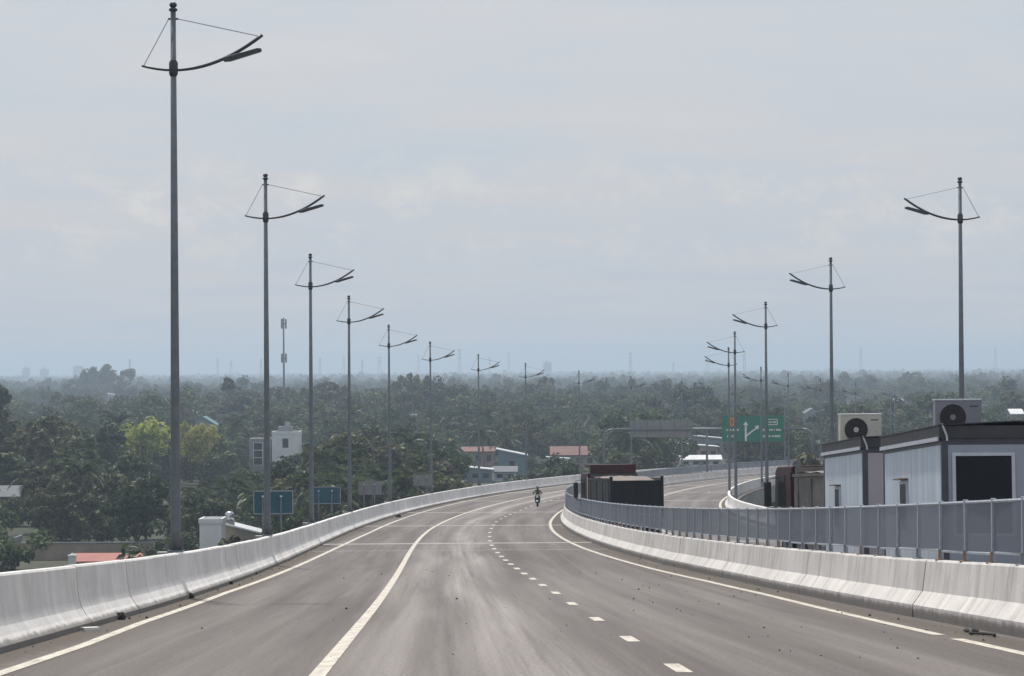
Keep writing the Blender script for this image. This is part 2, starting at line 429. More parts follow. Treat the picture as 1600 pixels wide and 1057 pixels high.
for s, wdt in ((124.5, .5), (138, 1.6), (180, 1.3), (220, 1.3), (262, 1.3), (300, 1.3), (340, 1.3), (380, 1.3)):
    if not wdt: continue
    for (d0, d1) in ((LTOE, MTOE(s)), (MTOE(s) + .6, RTOE(s))):
        b = MB(); n = 10
        for k in range(n):
            a = d0 + (d1 - d0) * k / n; c = d0 + (d1 - d0) * (k + 1) / n
            b.quad([P(s - wdt / 2, a, .0025), P(s - wdt / 2, c, .0025), P(s + wdt / 2, c, .0025), P(s + wdt / 2, a, .0025)])
        ej = b.build('expansion_joint', PALE, road, fix=False)
        b = MB(); b.quad([P(s - .04, d0, .0075), P(s - .04, d1, .0075), P(s + .04, d1, .0075), P(s + .04, d0, .0075)])
        b.build('joint_gap', STEEL, ej, fix=False)

# ------------------------------------------------------------------ barriers
PROF1 = [(0, 0), (.0, .08), (.09, .19), (.155, .30), (.195, .42), (.22, .6), (.245, .92), (.265, .95), (.42, .95), (.44, .92), (.44, -.9)]
def barrier_run(parent, s0, s1, toe, side, prof, seg, m):
    s = s0; k = 0
    while s < s1 - .5:
        L = seg * random.choice((1, 1, 1, .8, 1.2)); e_ = min(s + L, s1); a0, a1 = s + .012, e_ - .012
        jz = random.uniform(-.006, .006); jd = random.uniform(-.008, .008)
        n = 2; q = [a0 + (a1 - a0) * i / n for i in range(n + 1)]
        b = MB(); cum = [0]
        for i in range(1, len(prof)): cum.append(cum[-1] + math.dist(prof[i], prof[i - 1]))
        pr = lambda ss_, p: P(ss_, toe(ss_) + side * p[0] + jd, p[1] + (jz if p[1] > .2 else 0))
        for a, c in zip(q[:-1], q[1:]):
            for i in range(len(prof) - 1):
                b.quad([pr(a, prof[i]), pr(c, prof[i]), pr(c, prof[i + 1]), pr(a, prof[i + 1])], [(a, cum[i]), (c, cum[i]), (c, cum[i + 1]), (a, cum[i + 1])])
        for a in (a0, a1): b.quad([pr(a, p) for p in prof], [(a, c) for c in cum])
        o = b.build('barrier_segment', m, parent, fix=True)
        s = e_; k += 1
bl = thing('concrete_barrier', 'weathered white concrete barrier on the outer left edge of the road', 'barrier', P(0, LTOE))
bl_inv = bl.location.copy()
def run(b_, *a):
    before = set(C.objects); barrier_run(b_, *a)
    for o in b_.children: o.location = -b_.location
run(bl, -28, 700, lambda s: LTOE, -1, PROF1, 4.2, CONC)
PROF2 = [(0, 0), (.0, .2), (.16, .42), (.22, .89), (.24, .92), (.42, .92), (.44, .89), (.50, .42), (.66, .2), (.66, -.02)]
bm_ = thing('concrete_barrier', 'stained concrete median barrier carrying the blue-grey mesh fence', 'barrier', P(0, MTOE(0)))
run(bm_, -28, 700, MTOE, 1, PROF2, 4.6, CONC_M)
br = thing('concrete_barrier', 'curved concrete barrier on the outer right edge behind containers and trucks', 'barrier', P(0, 23.4))
run(br, 20, 700, RTOE, 1, PROF1, 4.4, CONC)

# ------------------------------------------------------------------ mesh fence on the median
fence = thing('mesh_fence', 'blue-grey metal mesh fence on top of the median barrier', 'fence', P(0, MTOE(0) + .33, .92))
FB = fence.location.copy()
def fp(s, h, off=0.): return P(s, MTOE(s) + .33 + off, .92 + h) - FB
def fstep(s): return 3.0
posts = [9.3]
while posts[-1] < 640: posts.append(posts[-1] + (2.3 if posts[-1] < 330 else 4.5))
for i, s in enumerate(posts):
    t = ref(s)[2]; lean = random.uniform(-.012, .012)
    b = MB(); b.box((-.028, -.04, -.02), (.028, .04, .9)); b.box((-.033, -.045, .9), (.033, .045, .925))
    po = b.build('fence_post', FPOST, fence); po.location = fp(s, 0); po.rotation_euler = (lean, lean * .5, -t)
    b = MB(); b.prism([(-.1, .012), (.1, .012), (.045, .17), (-.045, .17)], -.045, -.031, 0); b.box((-.1, -.1, 0.002), (.05, .1, .014))
    br_ = b.build('post_foot', RUST if random.random() < .3 else GALV, po)
    if i + 1 < len(posts):
        s1 = posts[i + 1]
        a0, a1 = s + .045, s1 - .045; u0, u1 = 0, (s1 - s) * 7
        b = MB(); hz = random.uniform(-.01, .01); oa, ob = random.uniform(-.03, .01), random.uniform(-.03, .01)
        b.quad([fp(a0, .16 + hz, oa), fp(a1, .16 + hz, ob), fp(a1, .865, ob), fp(a0, .865, oa)], [(0, 0), (u1, 0), (u1, 5.2), (0, 5.2)])
        b.build('mesh_panel', FMESH, fence, fix=False)
        b = MB(); b.tube([fp(s, .885), fp(s1, .885)], .026, 6); b.build('top_rail', FPOST, fence)
        b = MB(); b.tube([fp(s, .145 + hz), fp(s1, .145 + hz)], .02, 5); b.build('bottom_rail', FPOST, fence)

# ------------------------------------------------------------------ street lamps
def lamp_proto():
    t = thing('street_lamp', 'x', 'street lamp')
    b = MB(); b.tube([(0, 0, 0), (0, 0, .35), (0, 0, 6), (0, 0, 11.78)], [.125, .112, .085, .058], 12); b.build('pole', GALV, t, True)
    b = MB(); b.box((-.17, -.2, -.03), (.17, .2, .012))
    for a in range(4):
        c, s = math.cos(a * math.pi / 2), math.sin(a * math.pi / 2)
        b.quad([(c * .1, s * .1, .01), (c * .19, s * .19, .01), (c * .1, s * .1, .3)])
    bp = b.build('base_plate', GALV, t)
    b = MB(); b.box((-.4, -.22, -1.0), (.02, .22, -.031)); b.build('pedestal', DECK, t)
    b = MB(); b.tube([(0, 0, 10.36), (0, 0, 10.42), (0, 0, 10.66), (0, 0, 10.72)], [.07, .098, .098, .066], 12); b.build('collar', DARKST, t, True)
    b = MB(); b.tube([(0, 0, 11.78), (0, 0, 11.80), (0, 0, 11.84), (0, 0, 11.86)], [.05, .095, .095, .06], 12)
    b.tube([(0, 0, 11.87), (0, 0, 11.91), (0, 0, 11.96), (0, 0, 12.0)], [.05, .085, .075, .02], 12); b.build('finial', DARKST, t, True)
    b = MB(); b.box((-.11, -.015, 11.60), (.11, .015, 11.64)); b.build('stay_clamp', DARKST, t)
    pts = []
    for k in range(17):
        x = -.69 + (1.95 + .69) * k / 16
        z = 10.5 + (.2 * x * x if x > 0 else .2 * x * x) 
        pts.append((x, 0, z))
    b = MB(); b.tube(pts, [.024 + .014 * min(1, (k / 8)) for k in range(17)], 8); b.build('arm', DARKST, t, True)
    b = MB()
    b.prism([(1.1, 10.68), (1.25, 10.69), (1.92, 10.895), (1.93, 10.955), (1.84, 10.962), (1.12, 10.77)], -.13, .13, 1)
    b.build('luminaire', DARKST, t, bevel=.015)
    for p in ((-.66, 10.58), (1.92, 11.22)):
        b = MB(); b.tube([(.1 * (1 if p[0] > 0 else -1), 0, 11.62), (p[0], 0, p[1])], .009, 5); b.build('stay_wire', WIRE, t)
    return t
ORD = ['nearest', 'second nearest', 'third', 'fourth', 'fifth', 'sixth', 'seventh', 'eighth', 'ninth', 'tenth', 'eleventh', 'twelfth', 'thirteenth', 'fourteenth', 'fifteenth']
LP = [67.7, 102.9, 138.4, 172.0, 210.6, 245.6, 283.4, 319.6, 359.4, 396.9, 433.5, 470, 506.5, 543, 580]
lamp0 = lamp_proto()
for k, s in enumerate(LP):
    o = lamp0 if k == 0 else copy_tree(lamp0)
    o.location = P(s, {0: -.03, 1: .0, 2: -.14, 3: .0}.get(k, -.07), 1.0); o.rotation_euler = (random.uniform(-.003, .003), random.uniform(-.003, .003), -ref(s)[2] + random.uniform(-.05, .05))
    o['label'] = f'{ORD[k]} street lamp of the row along the left barrier, grey pole with bowed arm' if k else 'nearest and tallest-looking grey street lamp with bowed arm on the left barrier'
    o['group'] = 'street lamps on the left barrier'
RP = [107.6, 145, 182, 217.5, 254, 328, 365, 402, 438, 475]
for k, s in enumerate(RP):
    o = copy_tree(lamp0)
    o.location = P(s, (23.95, 23.92, 23.88)[k] if k < 3 else (23.6 if k != 4 else 23.45), (1.24, 1.14, 1.0)[k] if k < 3 else .62); o.rotation_euler = (0, 0, -ref(s)[2] + math.pi + random.uniform(-.03, .03))
    o['label'] = f'{ORD[k]} street lamp of the row along the right edge, arm pointing left' if k else 'nearest right-hand street lamp, its pole rising behind the nearer container office'
    o['group'] = 'street lamps on the right barrier'

# ------------------------------------------------------------------ sign panels on the outer edge, seen from behind
def back_sign(s, m, label, wd=1.45, ht=.84):
    px_ = s; s = min(np.arange(90, 300, .5), key=lambda q: abs(project(P(q, -.5, 1.8))[0] - px_))
    t = thing('traffic_sign', label, 'sign', P(s, -.55, .6), -ref(s)[2], 'sign panels behind the left barrier')
    b = MB(); b.box((-wd / 2, .03, 1.0), (wd / 2, .055, 1.0 + ht)); pn = b.build('sign_panel', m, t)
    b = MB()
    for (a, c) in (((-wd / 2 - .02, .0, .98), (wd / 2 + .02, .028, 1.01)), ((-wd / 2 - .02, .0, .99 + ht), (wd / 2 + .02, .028, 1.02 + ht)), ((-wd / 2 - .02, .0, 1.012), (-wd / 2 + .01, .028, .988 + ht)), ((wd / 2 - .01, .0, 1.012), (wd / 2 + .02, .028, .988 + ht))): b.box(a, c)
    b.build('panel_frame', GREYP if m is GREYP else FPOST, pn)
    for z in (1.22, 1.6):
        b = MB(); b.box((-wd / 2 + .03, .004, z), (wd / 2 - .03, .0285, z + .05)); b.build('stiffener', m, pn)
    for x in (-wd * .27, wd * .2):
        b = MB(); b.tube([(x, -.03, -.6), (x, -.03, 1.62)], .035, 8); po = b.build('post', GALV, t, True)
        b = MB(); b.tube([(x, -.03, 1.621), (x, -.03, 1.68)], .045, 8); b.build('post_cap', WHITE, po)
    b = MB(); b.box((-wd * .4, -.12, -.9), (wd * .4, .1, -.605)); b.build('bracket', DECK, t)
    return t
back_sign(429, TEAL, 'teal sign panel seen from behind, nearest one beside the left barrier')
back_sign(511, TEAL, 'second teal sign panel seen from behind, partly behind a lamp pole')
back_sign(579, GREYP, 'grey sign panel seen from behind, nearer of the two grey ones')
back_sign(661, GREYP, 'farther small grey sign panel seen from behind by the left barrier')

# ------------------------------------------------------------------ sign gantry across both carriageways
GS = 381.0
gt = thing('sign_gantry', 'grey tubular gantry spanning both carriageways with a green direction sign', 'sign gantry', P(GS, 0, 0), -ref(GS)[2])
BH = 6.15
b = MB()
for d in (-.75,):
    b.tube([(d, 0, -1.2), (d, 0, BH - 1.2), (d + .08, 0, BH - .75), (d + .3, 0, BH - .35), (d + .7, 0, BH - .1), (d + 1.2, 0, BH)], .17, 10)
b.build('post', GALV, gt, True)
b = MB(); d = 24.9
b.tube([(d, 0, -1.2), (d, 0, BH - 1.2), (d - .08, 0, BH - .75), (d - .3, 0, BH - .35), (d - .7, 0, BH - .1), (d - 1.2, 0, BH)], .17, 10); b.build('post', GALV, gt, True)
b = MB(); b.tube([(.45, 0, BH), (12, 0, BH + .05), (23.7, 0, BH)], .15, 10); b.build('beam', GALV, gt, True)
b = MB(); b.tube([(12.0 , 0, .93), (12.0, 0, BH - .1)], .14, 10); b.build('post', GALV, gt, True)
def gpanel(d0, d1, z0, z1, y, m, name):
    b = MB(); b.box((d0, y, z0), (d1, y + .05, z1)); return b.build(name, m, gt)
GX0, GX1, GZ0, GZ1 = 13.9, 21.4, 4.65, 7.8
gp = gpanel(GX0, GX1, GZ0, GZ1, -.24, GREEN, 'green_sign_panel'); gp['label'] = 'green direction sign with a forked white arrow'
GW = GX1 - GX0; GH = GZ1 - GZ0; yf = -.252
def gq(u0, v0, u1, v1, m, name, y=yf):
    b = MB(); b.box((GX0 + u0 * GW, y - .008, GZ1 - v1 * GH), (GX0 + u1 * GW, y, GZ1 - v0 * GH)); return b.build(name, m, gp)
def gpoly(pts, name, m=WHITE):
    b = MB(); b.prism([(GX0 + u * GW, GZ1 - v * GH) for u, v in pts], yf - .008, yf, 1); return b.build(name, m, gp)
gq(.098, .06, .235, .40, ORANGE, 'route_shield')
gq(.158, .15, .172, .32, BLACK, 'route_numeral', yf - .0085)
b = MB()
gpoly([(.372, .97), (.402, .97), (.402, .80), (.545, .535), (.532, .50), (.402, .72), (.402, .36), (.43, .36), (.387, .22), (.344, .36), (.372, .36)], 'arrow')
gpoly([(.53, .41), (.60, .37), (.593, .52), (.565, .50), (.548, .535), (.532, .50), (.55, .45)], 'arrow_head')
def frame(u0, v0, u1, v1, tw):
    b = MB()
    for (a0, b0, a1, b1) in ((u0, v0, u1, v0 + tw * 2.2), (u0, v1 - tw * 2.2, u1, v1), (u0, v0 + tw * 2.3, u0 + tw, v1 - tw * 2.3), (u1 - tw, v0 + tw * 2.3, u1, v1 - tw * 2.3)):
        b.box((GX0 + a0 * GW, yf - .008, GZ1 - b1 * GH), (GX0 + a1 * GW, yf, GZ1 - b0 * GH))
    return b.build('exit_box', WHITE, gp)
frame(.735, .13, .905, .36, .012)
def words(u0, u1, v0, v1, seed):
    rr = random.Random(seed); b = MB(); u = u0
    while u < u1:
        wd_ = rr.uniform(.012, .02)
        if rr.random() < .82:
            hh = rr.uniform(0, .25) * (v1 - v0); b.box((GX0 + u * GW, yf - .0065, GZ1 - v1 * GH), (GX0 + (u + wd_ * .72) * GW, yf, GZ1 - (v0 + hh) * GH))
        u += wd_
    b.build('lettering', WHITE, gp)
words(.06, .28, .50, .585, 1); words(.06, .19, .745, .83, 2); words(.665, .945, .50, .585, 3); words(.665, .945, .745, .83, 4); words(.76, .885, .205, .285, 5)
bk = gpanel(2.5, 10.1, 5.22, 7.25, .24, GREYP, 'sign_panel_back')
for u in np.linspace(3.0, 9.6, 5):
    b = MB(); b.box((u - .04, .17, 5.3), (u + .04, .237, 7.2)); b.build('stiffener', GALV, bk)
    b = MB(); b.box((u - .1, .151, BH - .12), (u + .1, .23, BH + .14)); b.build('clamp', WHITE, bk)

# ------------------------------------------------------------------ dump trucks
RED = mat('truck_red', (.042, .007, .009), .4, .2, 3); BODY = mat('truck_body_dark', (.013, .013, .016), .55, .35, 2.5)
SIDE = mat('truck_side_dusty', (.13, .122, .112), .7, .35, 2); TARP = mat('truck_load_dust', (.22, .185, .17), .95, .2, 2, bump=.6)
BODY.node_tree.nodes['Principled BSDF'].inputs['Specular IOR Level'].default_value = .08; RED.node_tree.nodes['Principled BSDF'].inputs['Specular IOR Level'].default_value = .2
GLASSD = glass('dark_glass', (.008, .009, .012), .25); TAIL = mat('tail_light_red', (.32, .02, .015), .35, .05, 3)
def truck(label, s, d, yaw, rail, shield, SIDE):
    t = thing('dump_truck', label, 'truck', P(s, d, 0), -ref(s)[2] + yaw, 'dump trucks parked on the right carriageway', rx=math.atan(grade(s)))
    W_ = 1.25
    b = MB(); b.box((-.45, .1, .75), (-.3, 8.1, 1.05)); b.box((.3, .1, .75), (.45, 8.1, 1.05))
    for y in (.6, 2.6, 4.4, 6.2): b.box((-.295, y, .8), (.295, y + .12, 1.0))
    b.build('chassis', BLACK, t)
    bed = MB()
    # open box: floor, sides, headboard
    bed.box((-W_ + .07, .1, 1.12), (W_ - .07, 5.9, 1.24)); bed.box((-W_, .13, 1.1), (-W_ + .06, 5.9, 2.75)); bed.box((W_ - .06, .13, 1.1), (W_, 5.9, 2.75)); bed.box((-W_ + .062, 5.82, 1.25), (W_ - .062, 5.9, 3.05))
    bo = bed.build('dump_body', SIDE, t)
    for y in np.linspace(.6, 5.4, 4):
        for sgn in (-1, 1):
            b = MB(); b.box((sgn * W_, y - .06, 1.13), (sgn * (W_ + .035), y + .06, 2.68)); b.build('side_rib', SIDE, bo)
    for sgn in (-1, 1):
        b = MB(); b.box((sgn * (W_ - .065), .14, 2.752), (sgn * (W_ + .06), 5.9, 2.84)); b.build('top_rail', SIDE, bo)
    b = MB(); n = 7
    for i in range(n):
        for j in range(n):
            def hh(a, c): return 2.62 + .05 * math.sin(3.1 * a / n) + .26 * min(1, c / 4) + .02 * math.sin(c * 2.3 + a * 1.7)
            x0, x1 = [-W_ + .07 + (2 * W_ - .14) * k / n for k in (i, i + 1)]; y0, y1 = [.22 + 5.55 * k / n for k in (j, j + 1)]
            b.quad([(x0, y0, hh(i, j)), (x1, y0, hh(i + 1, j)), (x1, y1, hh(i + 1, j + 1)), (x0, y1, hh(i, j + 1))])
    b.build('load', TARP, bo, True)
    tg = MB(); tg.box((-W_ + .09, 0, 1.12), (W_ - .09, .09, 2.72)); tgo = tg.build('tailgate', BODY, t, bevel=.015)
    for x in (-.62, 0, .62):
        b = MB(); b.box((x - .05, -.05, 1.2), (x + .05, -.002, 2.62)); b.build('gate_rib', BODY, tgo)
    b = MB(); b.box((-W_ + .1, -.055, 2.63), (W_ - .1, -.003, 2.722)); b.build('gate_rib', BODY, tgo)
    for sgn in (-1, 1):
        b = MB(); b.box((sgn * (W_ - .085), -.06, 1.0), (sgn * (W_ + .045), .125, 2.92)); b.build('corner_post', BODY, t, bevel=.01)
    b = MB(); b.box((-W_, -.02, .5), (W_, .1, .72)); bu = b.build('bumper', BLACK, t)
    for sgn in (-1, 1):
        b = MB(); b.box((sgn * .75, -.05, .54), (sgn * 1.15, -.022, .68)); b.build('tail_light', TAIL, bu)
    b = MB(); b.box((-.26, -.045, .55), (.26, -.022, .67)); b.build('number_plate', WHITE, bu)
    # cab
    cb = MB(); cb.prism([(6.25, .85), (8.45, .85), (8.5, 1.7), (8.35, 2.95), (8.1, 3.1), (6.25, 3.1)], -W_ + .02, W_ - .02, 0)
    co = cb.build('cab', RED, t, bevel=.05)
    b = MB(); b.box((-W_ + .1, 6.05, 3.0), (W_ - .1, 6.12, 3.5)); 
    if shield is RED: b.prism([(6.125, 3.3), (7.9, 3.42), (7.9, 3.52), (6.125, 3.5)], -W_ + .16, W_ - .16, 0)
    else: b = MB().box((-W_ + .1, 6.05, 2.6), (W_ - .1, 6.12, 3.05))
    b.build('cab_shield', shield, bo)
    b = MB(); b.prism([(8.52, 1.75), (8.385, 2.9), (8.375, 2.9), (8.51, 1.75)], -W_ + .15, W_ - .15, 0); b.build('windscreen', GLASSD, co)
    for sgn in (-1, 1):
        b = MB(); b.box((sgn * (W_ - .017), 7.1, 1.85), (sgn * (W_ - .005), 8.1, 2.8)); b.build('side_window', GLASSD, co)
        b = MB(); b.tube([(sgn * (W_ - .03), 8.15, 2.75), (sgn * (W_ + .22), 8.35, 2.7), (sgn * (W_ + .22), 8.35, 1.75), (sgn * (W_ - .03), 8.25, 1.7)], .02, 6); ma = b.build('mirror_arm', BLACK, co)
        b = MB(); b.box((sgn * (W_ + .12), 8.28, 1.85), (sgn * (W_ + .34), 8.42, 2.62)); b.build('mirror', BLACK, ma, bevel=.03)
        b = MB(); b.box((sgn * (W_ - .02), 6.28, .9), (sgn * (W_ + .012), 6.34, 2.9)); b.build('grab_rail', rail, co)
    b = MB(); b.tube([(-1.05, 6.12, 1.3), (-1.05, 6.12, 3.3)], .07, 8); b.build('exhaust_stack', GALV, t)
    b = MB(); b.tube([(-.95, 3.1, .72), (-.95, 4.5, .72)], .3, 12); b.build('fuel_tank', GALV, t)
    for y in (1.1, 2.4, 5.7, 7.5):
        for sgn in (-1, 1):
            wh = bpy.data.objects.new('wheel', None); C.objects.link(wh); wh.parent = t; wh.location = (sgn * 1.03, y, .5)
            b = MB(); dbl = .28 if y < 3 else .15
            b.tube([(-dbl * .9, 0, 0), (-dbl * .8, 0, 0), (dbl * .8, 0, 0), (dbl * .9, 0, 0)], [.42, .5, .5, .42], 18); ty = b.build('tyre', BLACK, wh, True)
            b = MB(); b.tube([(sgn * dbl * .91, 0, 0), (sgn * (dbl * .91 + .03), 0, 0)], [.27, .16], 14); b.build('rim', GALV, wh)
    for y in (.35, 1.75):
        for sgn in (-1, 1):
            b = MB(); b.box((sgn * .78, y - .04, .35), (sgn * 1.2, y - .015, 1.05)); b.build('mud_flap', BLACK, t)
    return t
def s_at(px, z, h=0): pass
tr1 = truck('dump truck with red cab and black tailgate beyond the fence, centre', 147, 0, R(8.2), WHITE, RED, mat('truck_side_black', (.035, .034, .034), .7, .4, 2))
tp = at(996, 840, 147.5); s1, d1 = s_d(tp.x, tp.y); tr1.location = P(s1, d1, 0)
tr2 = truck('dusty dump truck half hidden behind the container offices', 92, 0, R(8.0), RED, SIDE, SIDE)
tp = at(1388, 840, 90.0); s1, d1 = s_d(tp.x, tp.y); tr2.location = P(s1, d1, 0)

# ------------------------------------------------------------------ container site offices
CWALL = mat('container_wall', (.52, .59, .67), .5, .16, 1.4, streak=(1.5, 1.5, .25)); CWALL2 = mat('container_end_shaded', (.30, .335, .40), .6, .08, .8); CWALL3 = mat('container_end_pinkish', (.36, .34, .36), .6, .1, .8)  # blue-grey ends: side wall colour darkened, their shade baked into it
CROOF = mat('container_roof_dark', (.035, .035, .042), .6, .3, 2); CTRIM = mat('container_trim', (.50, .53, .58), .45, .1, 3); CPOST = mat('corner_post_dark', (.05, .055, .07), .5, .2, 3)
ROOFM = mat('roof_sheet_grey', (.30, .30, .31), .7, .25, 1.2)
def office(label, px, z, wid, length, wall_h, sx_, win=True):
    p = at(px, 700, z); s, d = s_d(p.x, p.y)
    t = thing('container_office', label, 'container', P(s, d, 0), -ref(s)[2] + sx_, 'container site offices beyond the fence', rx=math.atan(grade(s)))
    h0 = .32; h1 = h0 + wall_h
    for x in (.1, wid - .3):
        for y in (.1, length / 2, length - .3):
            b = MB(); b.box((x, y, -.02), (x + .2, y + .2, h0)); b.build('support_block', DECK, t)
    b = MB(); b.box((0, 0, h0), (wid, length, h0 + .14)); b.box((0, 0, h1 - .12), (wid, length, h1)); b.build('frame', CPOST, t)
    for x in (0, wid - .12):
        for y in (0, length - .12):
            b = MB(); b.box((x - .004, y - .004, h0 + .142), (x + .12, y + .124, h1 - .122)); b.build('corner_post', CPOST, t)
    # long side panels (x = 0 side faces the road) and far side
    n = 2
    for k in range(n):
        y0 = .125 + (length - .25) * k / n + .012; y1 = .125 + (length - .25) * (k + 1) / n - .012
        for x in (.012, wid - .06):
            b = MB(); b.box((x, y0, h0 + .145), (x + .045, y1, h1 - .125)); b.build('wall_panel', CWALL, t)
        b = MB(); b.box((.02, y1 + .002, h0 + .145), (.05, y1 + .022, h1 - .125)); b.build('panel_seam', CPOST, t)
    # window in the side
    y0 = length * .56; b = MB(); b.box((-.03, y0, h0 + .95), (.011, y0 + 1.0, h0 + 2.05)); wf = b.build('side_window', CTRIM, t)
    b = MB(); b.box((-.036, y0 + .07, h0 + 1.02), (-.031, y0 + .93, h0 + 1.98)); b.build('pane', GLASSD, wf)
    b = MB(); b.box((-.16, y0 - .05, h0 + 2.07), (.01, y0 + 1.05, h0 + 2.1)); b.build('window_hood', RUST, wf)
    # ends
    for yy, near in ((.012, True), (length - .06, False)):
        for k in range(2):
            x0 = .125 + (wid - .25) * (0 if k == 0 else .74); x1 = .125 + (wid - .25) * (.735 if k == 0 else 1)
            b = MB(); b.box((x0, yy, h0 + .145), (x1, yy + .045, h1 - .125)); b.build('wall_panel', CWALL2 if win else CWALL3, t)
    x0, x1, z0, z1 = .2, 1.42, h0 + .9, h1 - .28
    if win:
        b = MB(); y = -.03
        fr = .065
        b.box((x0, y, z0), (x1, .0115, z0 + fr)); b.box((x0, y, z1 - fr), (x1, .0115, z1)); b.box((x0, y, z0 + fr + .001), (x0 + fr, .0115, z1 - fr - .001)); b.box((x1 - fr, y, z0 + fr + .001), (x1, .0115, z1 - fr - .001))
        wf = b.build('end_window', CTRIM, t)
        b = MB(); b.box((x0 + fr, -.005, z0 + fr), (x1 - fr, .0105, z1 - fr)); b.build('pane', GLASSD, wf)
        b = MB(); b.box((x0 + .33, -.009, z0 + .5), (x0 + .37, -.0055, z0 + .68)); b.build('notice', GREYP, wf)
    # fascia and roof
    b = MB(); b.box((-.05, -.06, h1 + .004), (wid + .05, .0, h1 + .24)); b.box((-.05, .003, h1 + .004), (0.01, length, h1 + .24)); b.box((wid - .01, .003, h1 + .004), (wid + .05, length, h1 + .24)); b.box((.013, length - .05, h1 + .004), (wid - .013, length, h1 + .24))
    b.build('fascia', CROOF, t)
    b = MB(); b.box((-.075, .02, h1 - .05), (-.052, length, h1 + .03)); b.build('gutter', CTRIM, t)
    b = MB(); b.prism([(-.08, h1 + .245), (wid / 2, h1 + .315), (wid + .08, h1 + .245), (wid + .08, h1 + .265), (wid / 2, h1 + .335), (-.08, h1 + .265)], -.1, length + .05, 1); b.build('roof', CROOF, t)
    b = MB(); b.tube([(.0, -.075, h1 + .28), (.09, -.075, h1 + .05), (.1, -.075, h1 - .05)], .022, 6); b.build('drain_pipe', CTRIM, t)
    return t, h1
off1, H1 = office('nearer blue-white container office with a dark end window', 1473, 60.0, 2.9, 8.6, 2.81, R(-.6))
off2, H2 = office('farther blue-white container office next to the parked truck', 1349, 75.0, 2.9, 8.4, 2.95, R(-.6), False)

ACW = mat('ac_cream', (.55, .53, .46), .5, .08, 3); ACG = mat('ac_grey', (.23, .235, .265), .5, .08, 3); FAN = mat('fan_dark', (.03, .028, .03), .5, .2, 5)
def aircon(label, px, py_base, z, wd, m, yaw=0.):
    ht = wd * .8; dp = .36
    p = at(px, py_base, z)
    t = thing('air_conditioner', label, 'air conditioner', p, yaw, 'air conditioner units on the container roofs')
    b = MB(); b.box((-wd / 2, 0, .06), (wd / 2, dp, ht)); bo = b.build('casing', m, t, bevel=.015)
    b = MB(); b.box((-wd / 2 - .012, -.012, ht + .001), (wd / 2 + .012, dp + .012, ht + .025)); b.build('lid', WHITE if m is ACW else CTRIM, t)
    cx, cz, rr = -wd * .12, ht * .55, wd * .275
    b = MB(); b.tube([(cx, -.003, cz), (cx, -.001, cz)], rr, 36); b.build('fan_opening', FAN, bo)
    for k in range(3):
        b = MB(); a = k * 2.094
        pts = []
        for (r_, da) in ((.15, 0), (.9, .1), (.95, .6), (.8, .95), (.15, .7)): pts.append((cx + math.cos(a + da) * rr * r_, cz + math.sin(a + da) * rr * r_))
        b.prism(pts, -.006, -.0035, 1); b.build('fan_blade', FAN, bo)
    b = MB()
    for k in range(1, 7):
        q = [(cx + math.cos(a) * rr * k / 6, -.013, cz + math.sin(a) * rr * k / 6) for a in np.linspace(0, 2 * math.pi, 29)]
        b.tube(q, .003 if k < 6 else .007, 4, False)
    for k in range(10):
        a = k * math.pi / 5; b.tube([(cx, -.014, cz), (cx + math.cos(a) * rr, -.014, cz + math.sin(a) * rr)], .003, 4, False)
    b.build('fan_guard', FAN, bo)
    b = MB(); b.tube([(cx, -.024, cz), (cx, -.016, cz)], rr * .23, 18); b.build('hub_badge', m, bo)
    b = MB()
    for k in range(6): b.box((wd * .245 + k * .03 * wd, -.0022, ht * .82), (wd * .245 + (k * .03 + .022) * wd, -.0005, ht * .865))
    b.build('maker_lettering', FAN, bo)
    b = MB(); b.box((wd * .33, -.0022, ht * .5), (wd * .39, -.0005, ht * .515)); b.build('rating_label', GREYP, bo)
    b = MB(); b.box((wd / 2 + .001, .1, .12), (wd / 2 + .05, .26, .3)); b.build('valve_cover', m, bo)
    for x in (-wd * .32, wd * .32):
        b = MB(); b.box((x - .03, -.03, -.26), (x + .03, dp + .03, .059)); b.build('foot', CPOST, t)
    return t
def on_roof(o, off, H, lx, ly, lz, top_py):
    off_m = Matrix.Translation(off.location) @ off.rotation_euler.to_matrix().to_4x4()
    o.location = off_m @ Vector((lx, ly, H + .335))
    while project(o.location + Vector((0, 0, lz)))[1] > top_py: o.location.z += .01
    while project(o.location + Vector((0, 0, lz)))[1] < top_py: o.location.z -= .01
    print('ac above roof', o.location.z - (off_m @ Vector((lx, ly, H + .335))).z); return o
bpy.context.view_layer.update()
a1 = on_roof(aircon('grey air conditioner unit on the nearer container roof', 1495, 660, 61.0, .92, ACG, R(-1)), off1, H1, .54, 1.3, .76, 624)
a2 = on_roof(aircon('cream air conditioner unit on the farther container roof', 1342, 690, 77.5, 1.08, ACW, R(3)), off2, H2, .62, 5.2, .88, 647)

